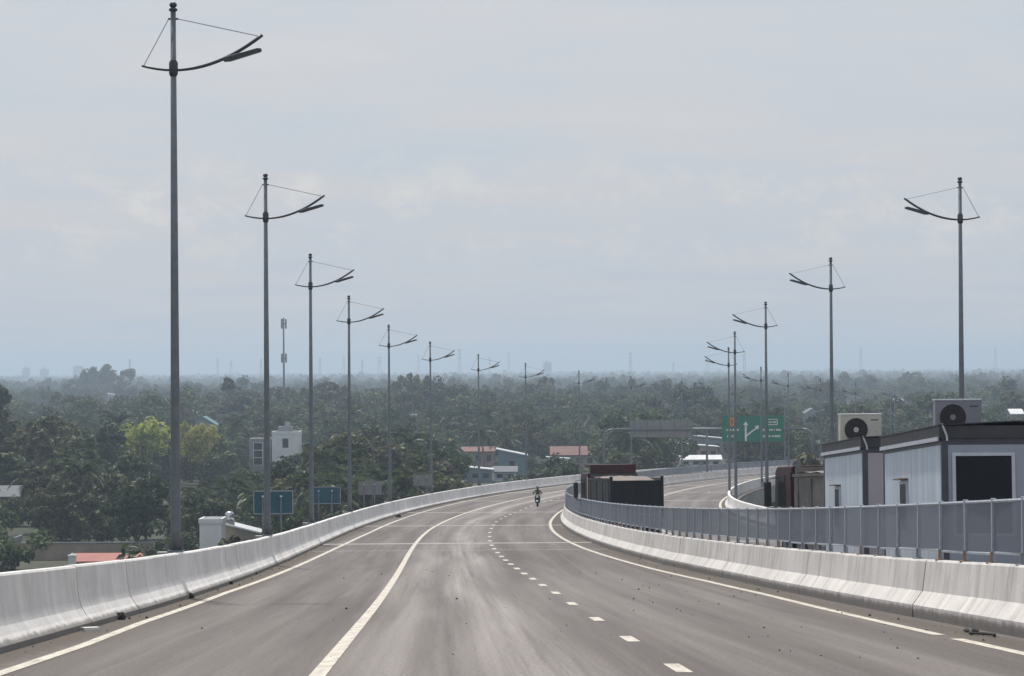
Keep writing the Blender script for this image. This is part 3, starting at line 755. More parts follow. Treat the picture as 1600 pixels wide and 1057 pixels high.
# ------------------------------------------------------------------ motorbike and rider, coming towards the camera
SKIN = mat('skin', (.30, .17, .11), .6, .1, 6); CLOTH = mat('jacket_olive', (.06, .068, .062), .85, .25, 8); HELM = mat('helmet', (.09, .10, .10), .3, .1, 4)
BIKEP = mat('bike_black', (.015, .014, .018), .35, .2, 4); LENS = mat('headlamp_lens', (.75, .75, .72), .15, .05, 4)
bp = at(842, 795, 240); ss_, dd_ = s_d(bp.x, bp.y)
bk_s, bk_d = 239.0, dd_
bike = thing('motorbike', 'small dark motorbike riding towards the camera on the left carriageway', 'motorbike', P(bk_s, bk_d, 0), -ref(bk_s)[2] + math.pi, rx=-math.atan(grade(bk_s)))
for y, nm in ((.62, 'front'), (-.62, 'rear')):
    wh = bpy.data.objects.new('wheel', None); C.objects.link(wh); wh.parent = bike; wh.location = (0, y, .3)
    b = MB(); q = [(0, math.cos(a) * .255, math.sin(a) * .255) for a in np.linspace(0, 2 * math.pi, 25)]; b.tube(q, .05, 8, False); b.build('tyre', BLACK, wh, True)
    b = MB(); b.tube([(-.05, 0, 0), (.05, 0, 0)], .05, 8)
    for k in range(5):
        a = k * 1.2566; b.tube([(0, 0, 0), (0, math.cos(a) * .22, math.sin(a) * .22)], .015, 5)
    b.build('rim', GALV, wh)
b = MB(); b.tube([(-.09, .62, .3), (-.08, .48, .72), (-.05, .42, .95)], .025, 6); b.tube([(.09, .62, .3), (.08, .48, .72), (.05, .42, .95)], .025, 6); b.build('fork', GALV, bike)
b = MB(); b.tube([(-.34, .28, 1.04), (-.15, .38, .98), (.15, .38, .98), (.34, .28, 1.04)], .018, 6); hb = b.build('handlebar', BIKEP, bike)
for sgn in (-1, 1):
    b = MB(); b.tube([(sgn * .28, .3, 1.03), (sgn * .34, .36, 1.2)], .008, 5); b.box((sgn * .28, .35, 1.18), (sgn * .42, .37, 1.27)); b.build('mirror', BIKEP, hb)
b = MB(); b.prism([(.55, .78), (.5, 1.02), (.35, 1.05), (.3, .7), (.4, .35), (.48, .35)], -.2, .2, 0); b.build('front_shield', BIKEP, bike, bevel=.04)
b = MB(); b.prism([(.3, .36), (.35, .5), (-.1, .72), (-.75, .84), (-.85, .74), (-.6, .5), (-.2, .32)], -.14, .14, 0); b.build('body_cowl', BIKEP, bike, bevel=.04)
b = MB(); b.prism([(.0, .74), (-.1, .8), (-.7, .88), (-.72, .845), (-.05, .72)], -.13, .13, 0); b.build('seat', BLACK, bike, bevel=.03)
b = MB(); b.tube([(0, .545, .86), (0, .575, .86)], [.09, .07], 14); b.build('headlight', LENS, bike)
b = MB(); b.prism([(.34, .62), (.62, .64), (.86, .5), (.84, .47), (.62, .6), (.36, .58)], -.08, .08, 0); b.build('mudguard', BIKEP, bike)
b = MB(); b.box((-.1, .505, .6), (.1, .52, .68)); b.build('number_plate', WHITE, bike)
rider = thing('person', 'rider in dark olive jacket and helmet seated on the motorbike', 'person', bike.location, -ref(bk_s)[2] + math.pi, rx=-math.atan(grade(bk_s)))
bike.scale = rider.scale = (.88,) * 3
jv = {'pel': ((0, -.3, .93), .15), 'wai': ((0, -.28, 1.12), .14), 'che': ((0, -.22, 1.33), .165), 'nec': ((0, -.18, 1.5), .06), 'hea': ((0, -.15, 1.64), .09), 'top': ((0, -.15, 1.72), .07)}
for sg, nm in ((-1, 'l'), (1, 'r')):
    jv['sh' + nm] = ((sg * .2, -.2, 1.40), .075); jv['el' + nm] = ((sg * .36, 0, 1.18), .05); jv['wr' + nm] = ((sg * .31, .23, 1.06), .038); jv['ha' + nm] = ((sg * .3, .3, 1.05), .042)
    jv['hp' + nm] = ((sg * .11, -.27, .9), .105); jv['kn' + nm] = ((sg * .2, .16, .80), .075); jv['an' + nm] = ((sg * .17, .05, .40), .05); jv['to' + nm] = ((sg * .18, .2, .36), .045)
ed = [('pel', 'wai'), ('wai', 'che'), ('che', 'nec'), ('nec', 'hea'), ('hea', 'top')]
for nm in 'lr': ed += [('che', 'sh' + nm), ('sh' + nm, 'el' + nm), ('el' + nm, 'wr' + nm), ('wr' + nm, 'ha' + nm), ('pel', 'hp' + nm), ('hp' + nm, 'kn' + nm), ('kn' + nm, 'an' + nm), ('an' + nm, 'to' + nm)]
ks = list(jv); me = bpy.data.meshes.new('body'); me.from_pydata([jv[k][0] for k in ks], [(ks.index(a), ks.index(c)) for a, c in ed], [])
me.materials.append(CLOTH)
bo = link('body', me, rider); sk = bo.modifiers.new('skin', 'SKIN'); sk.use_smooth_shade = True
for k, v in zip(ks, me.skin_vertices[0].data): v.radius = (jv[k][1], jv[k][1]); v.use_root = (k == 'pel')
sb = bo.modifiers.new('sub', 'SUBSURF'); sb.levels = 1; sb.render_levels = 1
b = MB(); b.tube([(0, -.16, 1.58), (0, -.16, 1.62), (0, -.16, 1.72), (0, -.16, 1.79), (0, -.16, 1.81)], [.12, .135, .135, .085, .03], 14); b.build('helmet', HELM, rider, True)
b = MB(); b.tube([(0, -.05, 1.60), (0, -.045, 1.68)], [.06, .075], 10); b.build('face', SKIN, rider, True)

# ------------------------------------------------------------------ litter, lumps and a cable at the barrier feet
LUMP = mat('asphalt_lump', (.03, .027, .025), .95, .4, 9)
def lump(s, d, r, label):
    bm = bmesh.new(); bmesh.ops.create_icosphere(bm, subdivisions=2, radius=r)
    rr = random.Random(int(s * 10))
    for v in bm.verts: v.co *= rr.uniform(.7, 1.2); v.co.z = max(v.co.z * .8, -r * .5)
    me = bpy.data.meshes.new('rubble_lump'); bm.to_mesh(me); bm.free(); me.materials.append(LUMP)
    o = link('rubble_lump', me); o.location = P(s, d, r * .48); o.rotation_euler = (0, 0, s)
    return tag(o, label, 'rubble', 'dark lumps at the foot of the left barrier')
lump(51.5, .42, .10, 'largest dark lump of rubble at the foot of the left barrier')
lump(66.0, .42, .085, 'second dark lump of rubble along the left barrier foot')
lump(78.5, .42, .075, 'third dark lump of rubble along the left barrier foot')
lump(89.5, .40, .06, 'fourth, small dark lump of rubble along the left barrier foot')
lump(205.0, .9, .16, 'flat dark lump far along the left edge line')
pb = MB(); rr = random.Random(3)
for k in range(300):
    s = rr.uniform(34, 130) ** 1.0; d = rr.choice((rr.uniform(.4, 12.4), rr.uniform(9, 12.5), rr.gauss(12.7, .25), rr.gauss(.55, .15))); r = rr.choice((.012, .015, .02, .03)) * rr.uniform(.6, 1.3)
    d = min(max(d, .35), MTOE(s) - .05)
    p = P(s, d, 0); a = rr.uniform(0, 6)
    vs_ = [p + Vector((math.cos(a + q * 2.09) * r, math.sin(a + q * 2.09) * r, .002)) for q in range(3)] + [p + Vector((0, 0, r))]
    for f in ((0, 1, 3), (1, 2, 3), (2, 0, 3)): pb.quad([vs_[i] for i in f])
o = pb.build('road_grit', LUMP, None, fix=False); o['kind'] = 'stuff'; o['label'] = 'loose dark grit and pebbles scattered over the asphalt'; o['category'] = 'grit'
b = MB(); b.tube([P(40.2 + k * .3, 12.98 + .05 * math.sin(k * 1.7) - (.12 if k in (3, 4) else 0), .03 + (.03 if k == 4 else 0)) for k in range(9)], .022, 6)
tag(b.build('cable', BLACK), 'short black cable lying at the foot of the median barrier', 'cable')
b = MB(); b.box((-.12, -.07, 0), (.12, .07, .05)); o = b.build('paper_scrap', WHITE); o.location = P(46, .55, .004); o.rotation_euler = (0, 0, .5); tag(o, 'small white scrap lying by the left edge line', 'litter')

# ------------------------------------------------------------------ buildings on the plain
clear = []                        # (px0, px1, depth, py limit) keep trees from hiding what the photo shows
BW = mat('house_white', (.72, .73, .74), .8, .1, .6); BG = mat('house_grey', (.25, .25, .27), .8, .15, .6); BB = mat('shed_blue', (.14, .20, .25), .6, .12, .4); BP = mat('house_pink', (.36, .25, .22), .85, .15, .6)
BE = mat('wall_beige', (.30, .255, .205), .9, .2, .5); RR_ = mat('roof_red_tile', (.17, .075, .062), .8, .2, .8); RW = mat('roof_white_sheet', (.70, .71, .72), .35, .1, .5, .1); RG = mat('roof_grey_sheet', (.13, .145, .16), .8, .2, .5); RP_ = mat('roof_pink', (.42, .17, .14), .85, .15, .6)
TANK = mat('steel_tank', (.55, .56, .57), .25, .1, 2, .8); RT = mat('roof_teal', (.10, .22, .24), .5, .1, .5)
def house(name, label, cat, px0, px1, z, wall_h, depth, wall, roof, kind='gable', roof_h=1.2, storeys=1, nwin=3, yaw=0., py_clear=None, group=None, door=True):
    pa, pb_ = at(px0, 700, z), at(px1, 700, z); wd = pb_.x - pa.x
    t = thing(name, label, cat, ((pa.x + pb_.x) / 2, z, 0), yaw, group)
    b = MB(); b.box((-wd / 2, 0, -.2), (wd / 2, depth, wall_h)); wl = b.build('wall', wall, t)
    o = .35
    if kind == 'gable':       # ridge along x
        b = MB(); b.prism([(-o, wall_h - .1), (depth / 2, wall_h + roof_h), (depth + o, wall_h - .1), (depth + o, wall_h + .08), (depth / 2, wall_h + roof_h + .2), (-o, wall_h + .08)], -wd / 2 - o, wd / 2 + o, 0); rf = b.build('roof', roof, t)
        b = MB(); b.prism([(.01, wall_h + .001), (depth - .01, wall_h + .001), (depth / 2, wall_h + roof_h - .05)], -wd / 2 + .02, wd / 2 - .02, 0); b.build('gable', wall, t)
    elif kind == 'front':     # ridge along depth
        b = MB(); b.prism([(-wd / 2 - o, wall_h - .12), (0, wall_h + roof_h), (wd / 2 + o, wall_h - .12), (wd / 2 + o, wall_h + .06), (0, wall_h + roof_h + .2), (-wd / 2 - o, wall_h + .06)], -o, depth + o, 1); rf = b.build('roof', roof, t)
        b = MB(); b.prism([(-wd / 2 + .01, wall_h + .001), (wd / 2 - .01, wall_h + .001), (0, wall_h + roof_h - .05)], .02, depth - .02, 1); b.build('gable', wall, t)
    elif kind == 'shed':
        b = MB(); b.prism([(-wd / 2 - o, wall_h + roof_h), (wd / 2 + o, wall_h + .03), (wd / 2 + o, wall_h + .2), (-wd / 2 - o, wall_h + roof_h + .17)], -o, depth + o, 1); rf = b.build('roof', roof, t)
        b = MB(); b.prism([(-wd / 2 + .01, wall_h + .001), (wd / 2 - .01, wall_h + .001), (-wd / 2 + .01, wall_h + roof_h - .03)], .02, depth - .02, 1); b.build('gable', wall, t)
    else:
        b = MB(); b.box((-wd / 2 - .1, -.1, wall_h + .004), (wd / 2 + .1, .15, wall_h + .5)); b.box((-wd / 2 - .1, depth - .15, wall_h + .004), (wd / 2 + .1, depth + .1, wall_h + .5))
        b.box((-wd / 2 - .1, .153, wall_h + .004), (-wd / 2 + .12, depth - .153, wall_h + .5)); b.box((wd / 2 - .12, .153, wall_h + .004), (wd / 2 + .1, depth - .153, wall_h + .5)); rf = b.build('parapet', wall, t)
        b = MB(); b.box((-wd / 2 + .15, .2, wall_h + .002), (wd / 2 - .15, depth - .2, wall_h + .05)); b.build('roof', roof, t)
    sh = wall_h / storeys
    for f in range(storeys):
        for k in range(nwin):
            x = -wd / 2 + wd * (k + .5) / nwin; hw = min(.6, wd / nwin * .3)
            b = MB(); b.box((x - hw, -.05, f * sh + sh * .35), (x + hw, -.004, f * sh + sh * .8)); wf = b.build('window', GREYP, t)
            b = MB(); b.box((x - hw + .08, -.06, f * sh + sh * .35 + .08), (x + hw - .08, -.052, f * sh + sh * .8 - .08)); b.build('pane', GLASSD, wf)
    if door: b = MB(); b.box((-.5, -.04, 0), (.5, -.006, min(2.1, wall_h * .8))); b.build('door', GREYP, t)
    clear.append((px0 - 4, px1 + 4, z, py_clear if py_clear else project((pa.x, z, wall_h * .45))[1]))
    return t
# white two-storey house with a narrow grey wing
hw = house('house', 'white flat-roofed two-storey house with a narrow grey wing, behind lamps', 'house', 425, 467, 600, 8.2, 8, BW, BG, 'flat', storeys=2, nwin=1, py_clear=728)
b = MB(); b.box((-7.0, -.1, -.2), (-2.8, 5, 7.4)); wg = b.build('side_wing', BG, hw)
b = MB(); b.box((-6.2, -.16, 2.2), (-4.4, -.104, 6.6)); wq = b.build('stair_window', WHITE, wg)
for k in range(3):
    b = MB(); b.box((-6.1, -.18, 2.3 + k * 1.45), (-4.5, -.162, 3.6 + k * 1.45)); b.build('pane', GLASSD, wq)
b = MB(); b.box((-1.6, 2, 8.26), (1.2, 5, 9.6)); b.build('roof_shed', BG, hw)
b = MB(); b.tube([(.3, 2.6, 9.61), (.3, 2.6, 10.5)], .6, 12); b.build('water_tank', TANK, hw)
clear.append((388, 430, 600, 730))
house('house', 'blue-grey metal shed with a slanting pale roof below the lamp row', 'shed', 778, 822, 590, 3.9, 9, BB, RW, 'shed', 1.3, 1, 1, py_clear=728)
house('house', 'house with a faded red tiled roof between the shed and the first truck', 'house', 862, 930, 640, 2.6, 8, BE, RR_, 'gable', 1.6, 1, 4, py_clear=722)
house('house', 'low white awning shed in front of the red-roofed house', 'shed', 856, 888, 622, 2.3, 4, BW, RW, 'shed', .4, 1, 2, py_clear=722)
house('house', 'pinkish house with a low red roof left of the blue-grey shed', 'house', 722, 772, 650, 3.2, 8, BP, RR_, 'gable', .8, 1, 3, py_clear=718)
house('house', 'long low blue-white shed just over the left barrier', 'shed', 716, 768, 560, 2.2, 7, BB, RW, 'shed', .7, 1, 3, py_clear=752)
house('house', 'small low pale shed right of the long low shed', 'shed', 772, 806, 566, 1.7, 6, BW, RG, 'gable', .8, 1, 2, py_clear=752)
house('house', 'white-roofed long house left of the green sign, upper roof', 'house', 1084, 1142, 700, 4.2, 9, BG, RW, 'shed', .9, 1, 4, py_clear=712)
house('house', 'white-roofed long house left of the green sign, middle roof', 'house', 1046, 1122, 664, 3.4, 9, BP, RW, 'shed', 1.0, 1, 5, py_clear=724)
house('house', 'lowest bright white roof just above the barrier left of the green sign', 'house', 1064, 1126, 640, 1.5, 7, BW, RW, 'gable', .7, 1, 4, py_clear=730)
house('house', 'teal-roofed house behind the yellow-green trees', 'house', 296, 338, 800, 6.4, 10, BG, RT, 'front', 2.2, 2, 3, py_clear=676)
house('house', 'grey house with a pointed roof right of the green sign', 'house', 1252, 1290, 900, 6.2, 10, BG, RG, 'front', 2.2, 2, 2, py_clear=682)
nw = house('house', 'narrow white block with a pale roof edge beside the nearest lamp', 'house', 311, 345, 325, 4.5, 5, BW, RW, 'flat', storeys=1, nwin=0, py_clear=856, door=False)
h9 = house('house', 'cream-walled house with white sloping roof and steel water tank', 'house', 352, 402, 332, 3.0, 5, BE, RW, 'shed', 1.1, 1, 2, py_clear=846)
b = MB(); b.box((-1.9, .6, 3.0), (-.9, 1.6, 4.4)); ts = b.build('tank_stand', BG, h9)
b = MB(); b.tube([(-1.4, 1.1, 4.41), (-1.4, 1.1, 5.2), (-1.4, 1.1, 5.35), (-1.4, 1.1, 5.42)], [.5, .5, .36, .1], 14); b.build('water_tank', TANK, ts, True)
house('house', 'low grey-roofed house at the far left edge', 'house', -30, 30, 430, 3.2, 7, BG, RG, 'gable', 1.3, 1, 4, py_clear=782)
house('house', 'plain grey block at the left edge just over the barrier', 'house', -40, 22, 338, 2.0, 5, BG, RG, 'flat', storeys=1, nwin=3, py_clear=868)
# boundary wall and low red-roofed shed
pa, pb_ = at(32, 860, 338), at(240, 860, 338)
wl = thing('boundary_wall', 'long beige rendered boundary wall with dark coping over the left barrier', 'wall', (pa.x, 338, 0))
L = pb_.x - pa.x
n = 6
for k in range(n):
    b = MB(); b.box((L * k / n + .02, 0, -.2), (L * (k + 1) / n - .02, .2, 1.75)); b.build('wall_panel', BE, wl)
    b = MB(); b.box((L * k / n - .1, -.08, -.2), (L * k / n + .015, .28, 1.8)); b.build('pillar', BE, wl)
b = MB(); b.box((-.12, -.1, 1.802), (L, .3, 1.93)); b.build('coping', BG, wl)
clear.append((-20, 262, 338, 884))
house('shed', 'low shed with a pinkish red roof in front of the beige wall', 'shed', 112, 216, 318, 1.0, 4, BE, RP_, 'gable', .6, 1, 2, py_clear=884)
b = MB(); b.box((-.35, -.35, 0), (.35, .35, 1.7)); b.box((-.42, -.42, 1.702), (.42, .42, 1.85)); b.tube([(0, 0, 1.851), (0, 0, 2.05)], [.25, .05], 4)
o = b.build('gate_pillar', BW); pp = at(113, 870, 316); o.location = (pp.x, 316, 0); tag(o, 'white gate pillar beside the pinkish red roof', 'pillar')
# far roofs glimpsed between the trees
far = [(143, 609, 15), (176, 615, 14), (172, 631, 7), (52, 645, 12), (84, 646, 9), (300, 640, 7), (766, 612, 16), (1070, 613, 10), (905, 598, 12), (1222, 606, 18), (1280, 611, 14), (1336, 618, 18), (1405, 622, 14), (1548, 633, 16), (1590, 640, 18), (985, 606, 12), (645, 648, 9), (1440, 650, 12), (1568, 614, 12)]
WHERE = ['below the round tree clump', 'right of the round tree clump', 'lower of three near the round tree clump', 'left of the dark palm', 'right of the dark palm', 'above the yellow-green tree', 'between the seventh and eighth left lamps', 'above the grey gantry panel', 'near the ninth left lamp top', 'right of the far gantry', 'above the first air conditioner on the left', 'above the first air conditioner', 'between the two air conditioners', 'right of the second air conditioner', 'at the right photo edge', 'by the tenth left lamp top', 'between fifth and sixth left lamps', 'between the container roofs', 'high near the right photo edge']
for k, (px, py, wp) in enumerate(far):
    hh = 7.2 + (k % 3) * 1.1
    yh = 577 - (px - 800) * .00663
    z = (CAMZ - hh) * F / (py - yh)
    if z < 240: hh = 3; z = (CAMZ - hh) * F / (py - yh)
    house('house', 'small far house with a pale roof ' + WHERE[k], 'house', px - wp / 2, px + wp / 2, z, hh - 1.2, 8, (BW, BP, BG)[k % 3], RW if k % 4 else RG, ('gable', 'shed')[k % 2], 1.1, 2, 2, py_clear=py + 6)
# high-rise blocks on the skyline
HAZB = mat('tower_grey', (.34, .36, .39), .8, .1, .05)
for px0, px1, py, lab in ((35, 46, 575, 'leftmost pale block on the skyline'), (62, 75, 577, 'second low pale block on the skyline from the left'), (114, 129, 573, 'pale block on the skyline left of the round tree clump'), (849, 862, 566, 'tall pale apartment block on the skyline near the centre')):
    z = 6000; pa, pb_ = at(px0, py, z), at(px1, py, z); wd = pb_.x - pa.x; ht = pa.z
    t = thing('tower_block', lab, 'building', ((pa.x + pb_.x) / 2, z, 0))
    b = MB(); b.box((-wd / 2, 0, 0), (wd / 2, 14, ht)); b.box((-wd * .2, 4, ht + .01), (wd * .1, 9, ht + 3)); b.build('wall', HAZB, t)
    for f in range(int(ht / 3.4)):
        b = MB(); b.box((-wd / 2 + 1, -.15, f * 3.4 + 1.2), (wd / 2 - 1, -.02, f * 3.4 + 2.6)); b.build('window_band', GLASSD, t)

# ------------------------------------------------------------------ pylons and the telecom mast
def pylon(px, py, z, lab, wide=1.):
    p = at(px, py, z); ht = p.z; t = thing('power_pylon', lab, 'pylon', (p.x, z, 0), random.uniform(-.5, .5), 'lattice towers on the horizon')
    w0, w1 = ht * .06 * wide, ht * .014 * wide
    b = MB(); lv = 8
    def cor(k): f = k / lv; w_ = w0 + (w1 - w0) * f; return [Vector((sx * w_, sy * w_, ht * f)) for sx, sy in ((-1, -1), (1, -1), (1, 1), (-1, 1))]
    for k in range(lv):
        A, B = cor(k), cor(k + 1)
        for i in range(4):
            b.tube([A[i], B[i]], .15, 4, False); b.tube([A[i], B[(i + 1) % 4]], .11, 3, False); b.tube([B[i], B[(i + 1) % 4]], .11, 3, False)
    b.build('lattice_body', DARKST, t)
    for f in (.72, .84, .95):
        b = MB(); wl_ = ht * .07 * wide; b.tube([(-wl_, 0, ht * f), (0, 0, ht * f + .8), (wl_, 0, ht * f)], .16, 4); b.tube([(-wl_, 0, ht * f), (wl_, 0, ht * f)], .12, 4); b.build('cross_arm', DARKST, t)
PY = [(203, 561, 1), (340, 560, 1), (361, 564, 1.4), (408, 561, 1), (500, 559, 1), (537, 556, 1), (566, 563, .8), (593, 558, 1.7), (654, 553, 1), (718, 545, 1), (765, 558, .8), (795, 551, .9), (985, 551, 1), (1052, 566, .8), (1105, 556, 1.8), (1163, 549, 1), (1345, 545, 1), (1555, 543, 1)]
for k, (px, py, wd_) in enumerate(PY):
    pylon(px, py, 4600 + 500 * (k % 3), ('leftmost' if k == 0 else 'rightmost' if k == len(PY) - 1 else f'{["","second","third","fourth","fifth","sixth","seventh","eighth","ninth","tenth","eleventh","twelfth","thirteenth","fourteenth","fifteenth","sixteenth","seventeenth"][k]} from the left') + ' of the lattice pylons on the hazy horizon', wd_)
p = at(443, 497, 1000); t = thing('telecom_mast', 'tall slim telecom mast with antenna clusters left of the third lamp', 'mast', (p.x, 1000, 0))
b = MB(); b.tube([(0, 0, 0), (0, 0, p.z * .6), (0, 0, p.z)], [.45, .3, .22], 8); b.build('pole', GALV, t)
for zz, hh in ((p.z - 1.9, 2.6), (p.z - 13, 2.4)):
    for k in range(3):
        a = k * 2.094 + .4; b = MB(); b.box((math.cos(a) * .75 - .28, math.sin(a) * .75 - .28, zz - hh * .6), (math.cos(a) * .75 + .28, math.sin(a) * .75 + .28, zz + hh * .6)); b.build('antenna_panel', GREYP, t)
    b = MB(); b.tube([(0, 0, zz - .2), (0, 0, zz + .2)], .8, 8); b.build('antenna_platform', DARKST, t)

# ------------------------------------------------------------------ trees
BARK = mat('bark', (.07, .058, .047), .95, .3, 3); PBARK = mat('palm_bark', (.13, .115, .095), .95, .3, 3)
LEAF = [leafmat('leaf_dark', (.014, .026, .011), (.068, .10, .03)), leafmat('leaf_mid', (.022, .04, .014), (.11, .145, .04)), leafmat('leaf_olive', (.036, .044, .018), (.15, .145, .062))]
LEAFY = leafmat('leaf_yellow_green', (.19, .24, .03), (.50, .52, .09), .5, .6, False); PLEAF = leafmat('palm_leaf', (.016, .03, .013), (.10, .13, .045), .3, .45)
def crown_mesh(name, rx, rz, h0, m, seed, clumps=50, per=62, leaf=.34, cone=0., fat=.30):
    rr = np.random.default_rng(seed); V = []; Fc = []
    cz = h0 + rz
    lobes = [(rr.normal(size=3) * np.array([rx * .42, rx * .42, rz * .35]), rr.uniform(.45, .75)) for _ in range(7)]
    for c in range(clumps):
        lo, ls = lobes[c % 7]
        dv = rr.normal(size=3); dv /= np.linalg.norm(dv); dv[2] = abs(dv[2]) if rr.random() < .62 else dv[2]
        ctr = lo + dv * np.array([rx, rx, rz]) * ls * rr.uniform(.55, 1.0)
        if cone: 
            f = (ctr[2] + rz) / (2 * rz); ctr[:2] *= max(.12, 1 - cone * f)
        cr = rr.uniform(.55, 1.05) * rx * fat
        for k in range(per):
            u = rr.normal(size=3); u /= np.linalg.norm(u); pos = ctr + u * cr * rr.uniform(.4, 1.0) ** .6
            nrm = u + rr.normal(size=3) * .5 + np.array([0, 0, .35]); nrm /= np.linalg.norm(nrm)
            t1 = np.cross(nrm, rr.normal(size=3)); t1 /= np.linalg.norm(t1); t2 = np.cross(nrm, t1)
            a = leaf * rr.uniform(.6, 1.35); bq = a * rr.uniform(.45, .7)
            base = len(V); pos = pos + np.array([0, 0, cz])
            V += [tuple(pos - t1 * a), tuple(pos + t2 * bq), tuple(pos + t1 * a - nrm * a * .25), tuple(pos - t2 * bq)]
            Fc.append((base, base + 1, base + 2, base + 3))
    me = bpy.data.meshes.new(name); me.from_pydata(V, [], Fc); me.materials.append(m)
    return me
def trunk_mesh(h0, rx, rz, seed):
    rr = random.Random(seed); b = MB(); top = h0 + rz * 1.1
    b.tube([(0, 0, -.3), (rr.uniform(-.2, .2), rr.uniform(-.2, .2), h0 * .6), (rr.uniform(-.3, .3), rr.uniform(-.3, .3), h0 + rz * .3), (0, 0, top)], [.28, .2, .15, .05], 7)
    for k in range(5):
        a = k * 1.26 + rr.random(); r_ = rx * .62; b.tube([(0, 0, h0 * .75 + k * .25), (math.cos(a) * r_ * .5, math.sin(a) * r_ * .5, h0 + rz * .5), (math.cos(a) * r_, math.sin(a) * r_, h0 + rz * (.9 + .2 * rr.random()))], [.11, .08, .03], 5)
    me = b.mesh('trunk', BARK, True); return me
KINDS = []                        # (crown mesh, trunk mesh, nominal height)
for k in range(6):
    rx = (3.6, 4.3, 3.2, 4.8, 3.9, 2.7)[k]; rz = (3.2, 3.0, 3.8, 3.4, 4.2, 4.4)[k]; h0 = (1.6, 1.8, 1.7, 1.5, 1.4, 1.2)[k]
    KINDS.append((crown_mesh('crown', rx, rz, h0, LEAF[k % 3], 11 + k), trunk_mesh(h0, rx, rz, k), h0 + 2 * rz))
YK = (crown_mesh('crown', 4.0, 4.6, 2.2, LEAFY, 91, 52, 46, .34), trunk_mesh(2.2, 4.0, 4.6, 91))
CK = (crown_mesh('crown', 3.0, 7.2, 1.2, LEAF[0], 77, 110, 44, .42), trunk_mesh(1.6, 2.2, 7.6, 77))
BUSH = (crown_mesh('crown', 1.7, 1.25, .1, LEAF[1], 55, 30, 56, .2, 0., .5), trunk_mesh(.3, 1.0, 1.0, 55))
def frond_mesh(seed, L=3.6):
    rr = random.Random(seed); b = MB(); n = 15; pr = []
    droop = rr.uniform(.9, 1.35)
    for k in range(n + 1):
        f = k / n; pr.append(Vector((L * (f - .16 * f * f), 0, L * (.42 * f - droop * .62 * f * f))))
    b.tube(pr, [.05 * (1 - .8 * k / n) for k in range(n + 1)], 4, False)
    for k in range(1, n + 1):
        f = k / n; ll = .85 * math.sin(math.pi * (.12 + .82 * f)) + .15
        for sg in (-1, 1):
            p = pr[k]; tip = p + Vector((.32 * ll, sg * ll * .72, -ll * rr.uniform(.35, .75))); wv = Vector((.085, 0, .02)); mid = (p + tip) / 2 + Vector((0, 0, .06))
            b.quad([p - wv, mid - wv * 1.1, tip, mid + wv * 1.1, p + wv])
    return b
FROND = [frond_mesh(i).mesh('frond', PLEAF) for i in range(4)]
def palm_trunk(h, seed):
    rr = random.Random(seed); b = MB(); lx, ly = rr.uniform(-1, 1), rr.uniform(-1, 1); n = 8
    pts = [(lx * (k / n) ** 2, ly * (k / n) ** 2, -.3 + (h + .3) * k / n) for k in range(n + 1)]
    b.tube(pts, [.2 - .08 * k / n for k in range(n + 1)], 7); return b.mesh('trunk', PBARK, True), Vector(pts[-1])
def palm_rots(seed, nf=20):
    rr = random.Random(seed); out = []
    for k in range(nf):
        el = rr.uniform(-.5, 1.15) if k else 1.3; out.append((k * 2.4 + rr.uniform(-.2, .2), -el + .3, rr.uniform(.8, 1.15), rr.randrange(4)))
    return out
def palm_crown_mesh(seed, top):
    V = []; Fc = []
    for (az, el, sc, q) in palm_rots(seed):
        Mx = Matrix.Translation(top) @ Matrix.Rotation(az, 4, 'Z') @ Matrix.Rotation(el, 4, 'Y') @ Matrix.Scale(sc, 4); k = len(V)
        V += [tuple(Mx @ v.co) for v in FROND[q].vertices]; Fc += [tuple(i + k for i in p.vertices) for p in FROND[q].polygons]
    me = bpy.data.meshes.new('crown'); me.from_pydata(V, [], Fc); me.materials.append(PLEAF); return me
PALMS = []
for k in range(4):
    h = (7.2, 8.6, 6.0, 9.6)[k]; tm, top = palm_trunk(h, k); PALMS.append((palm_crown_mesh(k, top), tm, h + 1.2, top, k))
def tree(name, label, cm, tm, loc, sc, rz, group=None, cat='tree', sx=1.):
    t = thing(name, label, cat, loc, rz, group); t.scale = (sc * sx, sc * sx, sc)
    c = link('crown', cm, t); k = link('trunk', tm, t); return t
def palm(label, kind, loc, sc, rz, group, fronds=False):
    cm, tm, h, top, sd = PALMS[kind]; t = thing('coconut_palm', label, 'palm tree', loc, rz, group); t.scale = (sc,) * 3; link('trunk', tm, t)
    if not fronds: link('crown', cm, t)
    else:
        for (az, el, s_c, q) in palm_rots(sd):
            f = link('frond', FROND[q], t); f.location = top; f.rotation_mode = 'XYZ'
            f.matrix_local = Matrix.Translation(top) @ Matrix.Rotation(az, 4, 'Z') @ Matrix.Rotation(el, 4, 'Y') @ Matrix.Scale(s_c, 4)
    return t
# trees the photo singles out
def sp(px, z): return (at(px, 700, z).x, z, 0)
tree('yellow_green_tree', 'bright yellow-green leafy tree just left of the nearest lamp pole', YK[0], YK[1], sp(222, 520), 1.2, .4, sx=1.1)
tree('yellow_green_tree', 'smaller olive-green tree just right of the nearest lamp pole', YK[0], YK[1], sp(312, 535), 1.12, 2.2, sx=.72).children[0].color = (1, 1, 1, 1)
tree('broadleaf_tree', 'big dark rounded tree above the beige wall beside the nearest lamp', KINDS[0][0], KINDS[0][1], sp(212, 345), 1.05, .3)
tree('broadleaf_tree', 'wide dark tree crown below the yellow-green tree', KINDS[3][0], KINDS[3][1], sp(176, 392), .98, 1.3)
tree('conical_tree', 'tall dark conical tree cut by the left photo edge', CK[0], CK[1], sp(-8, 500), 1.0, .3)
tree('conical_tree', 'tall dark conical tree left of the second lamp in the haze', CK[0], CK[1], sp(353, 900), 1.0, 1.3)
